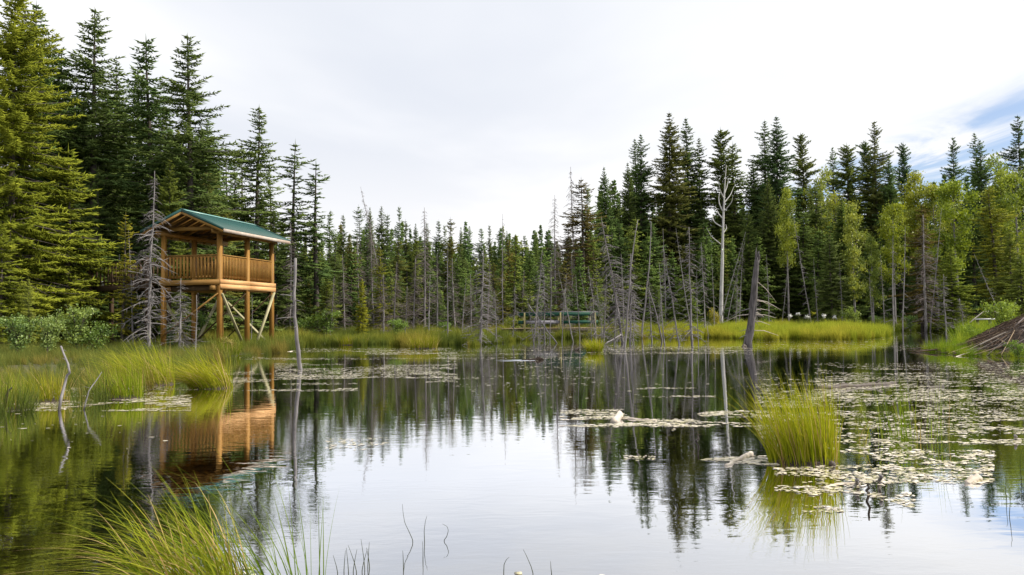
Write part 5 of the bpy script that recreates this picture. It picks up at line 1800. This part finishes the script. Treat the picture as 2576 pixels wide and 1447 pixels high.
# ------------------------------------------------------------------ floating leaves
r_ = np.random.default_rng(404)
BANDS = [  # x0, x1, y0, y1, count, noise threshold
    (600, 1150, 876, 905, 3600, .46), (690, 1150, 900, 962, 5200, .50), (560, 900, 940, 985, 1100, .55), (1100, 1480, 872, 905, 1500, .52),
    (1480, 1900, 868, 892, 3400, .30), (1900, 2260, 838, 884, 1100, .52), (2250, 2440, 832, 890, 500, .56),
    (1300, 1500, 890, 930, 260, .6), (1120, 1500, 905, 985, 260, .62), (1600, 1800, 975, 1000, 420, .45), (1410, 1960, 1030, 1075, 3000, .40),
    (1690, 1960, 1075, 1180, 1500, .50), (1900, 2150, 940, 1060, 1300, .50), (2050, 2600, 912, 1010, 6500, .38), (2100, 2600, 1000, 1120, 3000, .50),
    (1950, 2500, 1110, 1240, 2400, .52), (1570, 1650, 1145, 1160, 60, .3), (0, 480, 985, 1035, 2600, .42), (300, 640, 930, 985, 1500, .50),
    (60, 420, 960, 1010, 1200, .45), (820, 980, 1100, 1135, 170, .4), (760, 1100, 1437, 1460, 70, .5), (1300, 1520, 1437, 1465, 40, .5), (400, 640, 1425, 1460, 160, .3),
    (2020, 2300, 1200, 1290, 380, .5), (1180, 1900, 895, 1030, 160, .4), (0, 420, 1040, 1130, 40, .3)]
PP = []
for bi, (x0, x1, y0, y1, cnt, th) in enumerate(BANDS):
    cnt = int(cnt * (1.0 if y0 > 1020 else 1.25))
    xs_, ys_ = r_.uniform(x0, x1, cnt * 4), y0 + (y1 - y0) * r_.beta(1.3, 1.3, cnt * 4)
    dv = np.array([tuple(ray(x, y)) for x, y in zip(xs_, ys_)])
    kk = -CAM_H / dv[:, 2]
    P = dv[:, :2] * kk[:, None]
    d_ = np.median(P[:, 1])
    sc_ = d_ * .020
    big_ = vnoise(P * [.40, .8], sc_ * 2.2, 900 + bi)
    fine_ = .6 * vnoise(P * [.40, 1], sc_ * .5, 950 + bi) + .4 * vnoise(P * [.5, 1], sc_ * .18, 970 + bi)
    s_ = signed(P)
    P = P[(big_ > th - .04) & (fine_ > .46) & (s_ < .25)][:cnt]
    PP.append(P)
P = np.concatenate(PP)
n_ = len(P)
ln_ = np.clip(r_.lognormal(-4.5, .48, n_), .006, .034) * (1 + .028 * P[:, 1])
lw_ = ln_ * r_.uniform(.40, .75, n_)
az = r_.normal(0, .55, n_)
tz = r_.normal(0, .018, (n_, 2))
# the 300 that show largest are single things, the rest one mass
size_px = ln_ * lw_ * 2000 ** 2 * CAM_H / P[:, 1] ** 3
inv = np.array([0 < project((p[0], p[1], 0))[0] < PW and project((p[0], p[1], 0))[1] < PH - 3 for p in P])
order = np.argsort(-(size_px * inv))
big, rest = order[:300], order[300:]
KA = 8
an = np.arange(KA) * 6.2832 / KA


def pad_verts(l, w_, a, t, wob):
    ex, ey = l[:, None] * np.cos(an) * wob, w_[:, None] * np.sin(an) * wob
    X = ex * np.cos(a)[:, None] - ey * np.sin(a)[:, None]
    Y = ex * np.sin(a)[:, None] + ey * np.cos(a)[:, None]
    Z_ = np.maximum(.0012, .003 + X * t[:, :1] + Y * t[:, 1:])
    return np.stack([X, Y, Z_], -1)


wob = 1 + r_.normal(0, .10, (len(rest), KA))
V = pad_verts(ln_[rest], lw_[rest], az[rest], tz[rest], wob) + np.column_stack([P[rest], r_.uniform(0, .003, len(rest))])[:, None]
b = MB()
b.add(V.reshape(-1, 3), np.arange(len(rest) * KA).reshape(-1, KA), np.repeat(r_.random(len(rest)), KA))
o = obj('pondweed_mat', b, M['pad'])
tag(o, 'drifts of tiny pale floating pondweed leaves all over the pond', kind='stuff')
PM = []
for k in range(6):
    wobk = 1 + r_.normal(0, .10, (1, KA))
    V = pad_verts(np.array([1.]), np.array([.6]), np.array([0.]), np.zeros((1, 2)), wobk)[0]
    V[:, 2] = 0
    W_ = V.copy()
    W_[:, 2] = -.03
    V[:, 2] += .03 * r_.normal(0, 1, KA)
    b = MB()
    q_ = np.arange(KA)
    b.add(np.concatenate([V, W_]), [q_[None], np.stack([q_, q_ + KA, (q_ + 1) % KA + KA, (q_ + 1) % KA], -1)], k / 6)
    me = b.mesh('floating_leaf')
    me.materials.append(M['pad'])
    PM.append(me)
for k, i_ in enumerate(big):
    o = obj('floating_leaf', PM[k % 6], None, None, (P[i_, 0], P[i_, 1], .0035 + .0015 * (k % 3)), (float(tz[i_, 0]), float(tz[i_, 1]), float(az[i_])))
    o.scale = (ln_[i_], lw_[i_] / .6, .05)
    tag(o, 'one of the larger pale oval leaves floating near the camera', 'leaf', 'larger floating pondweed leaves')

# ------------------------------------------------------------------ flower heads on the islet
for q, (x, y, d, cl_) in enumerate([(2008, 790, 60, 'white'), (2030, 797, 62, 'white'), (2046, 789, 60, 'yellow'), (1988, 796, 62, 'white'), (2072, 796, 61, 'white'), (2100, 798, 62, 'white')]):
    t_ = AT(x, y, d)
    g0 = gz(t_.x, t_.y)
    e = thing('seed_head', '%s %s seed head from the left above the islet grass' % (ORD[q], 'yellow' if cl_ == 'yellow' else 'fluffy pale'), 'flower', (t_.x, t_.y, g0), 0, 'tall seed heads on the islet')
    part('stalk', 'reed', lambda b: b.tube([(0, 0, 0), (.02, 0, (t_.z - g0) * .6), (0, 0, t_.z - g0)], [.012, .01, .006], 5), e)
    b = MB()
    r2 = np.random.default_rng(q)
    a_ = r2.normal(0, .05, (50, 3)) + [0, 0, t_.z - g0]
    b.cones(a_, a_ + r2.normal(0, .10, (50, 3)), .02, 3, r2.random(50))
    obj('head', b, M['white' if cl_ == 'white' else 'sedge'], e, color=(1.3, 1.2, 1.0))
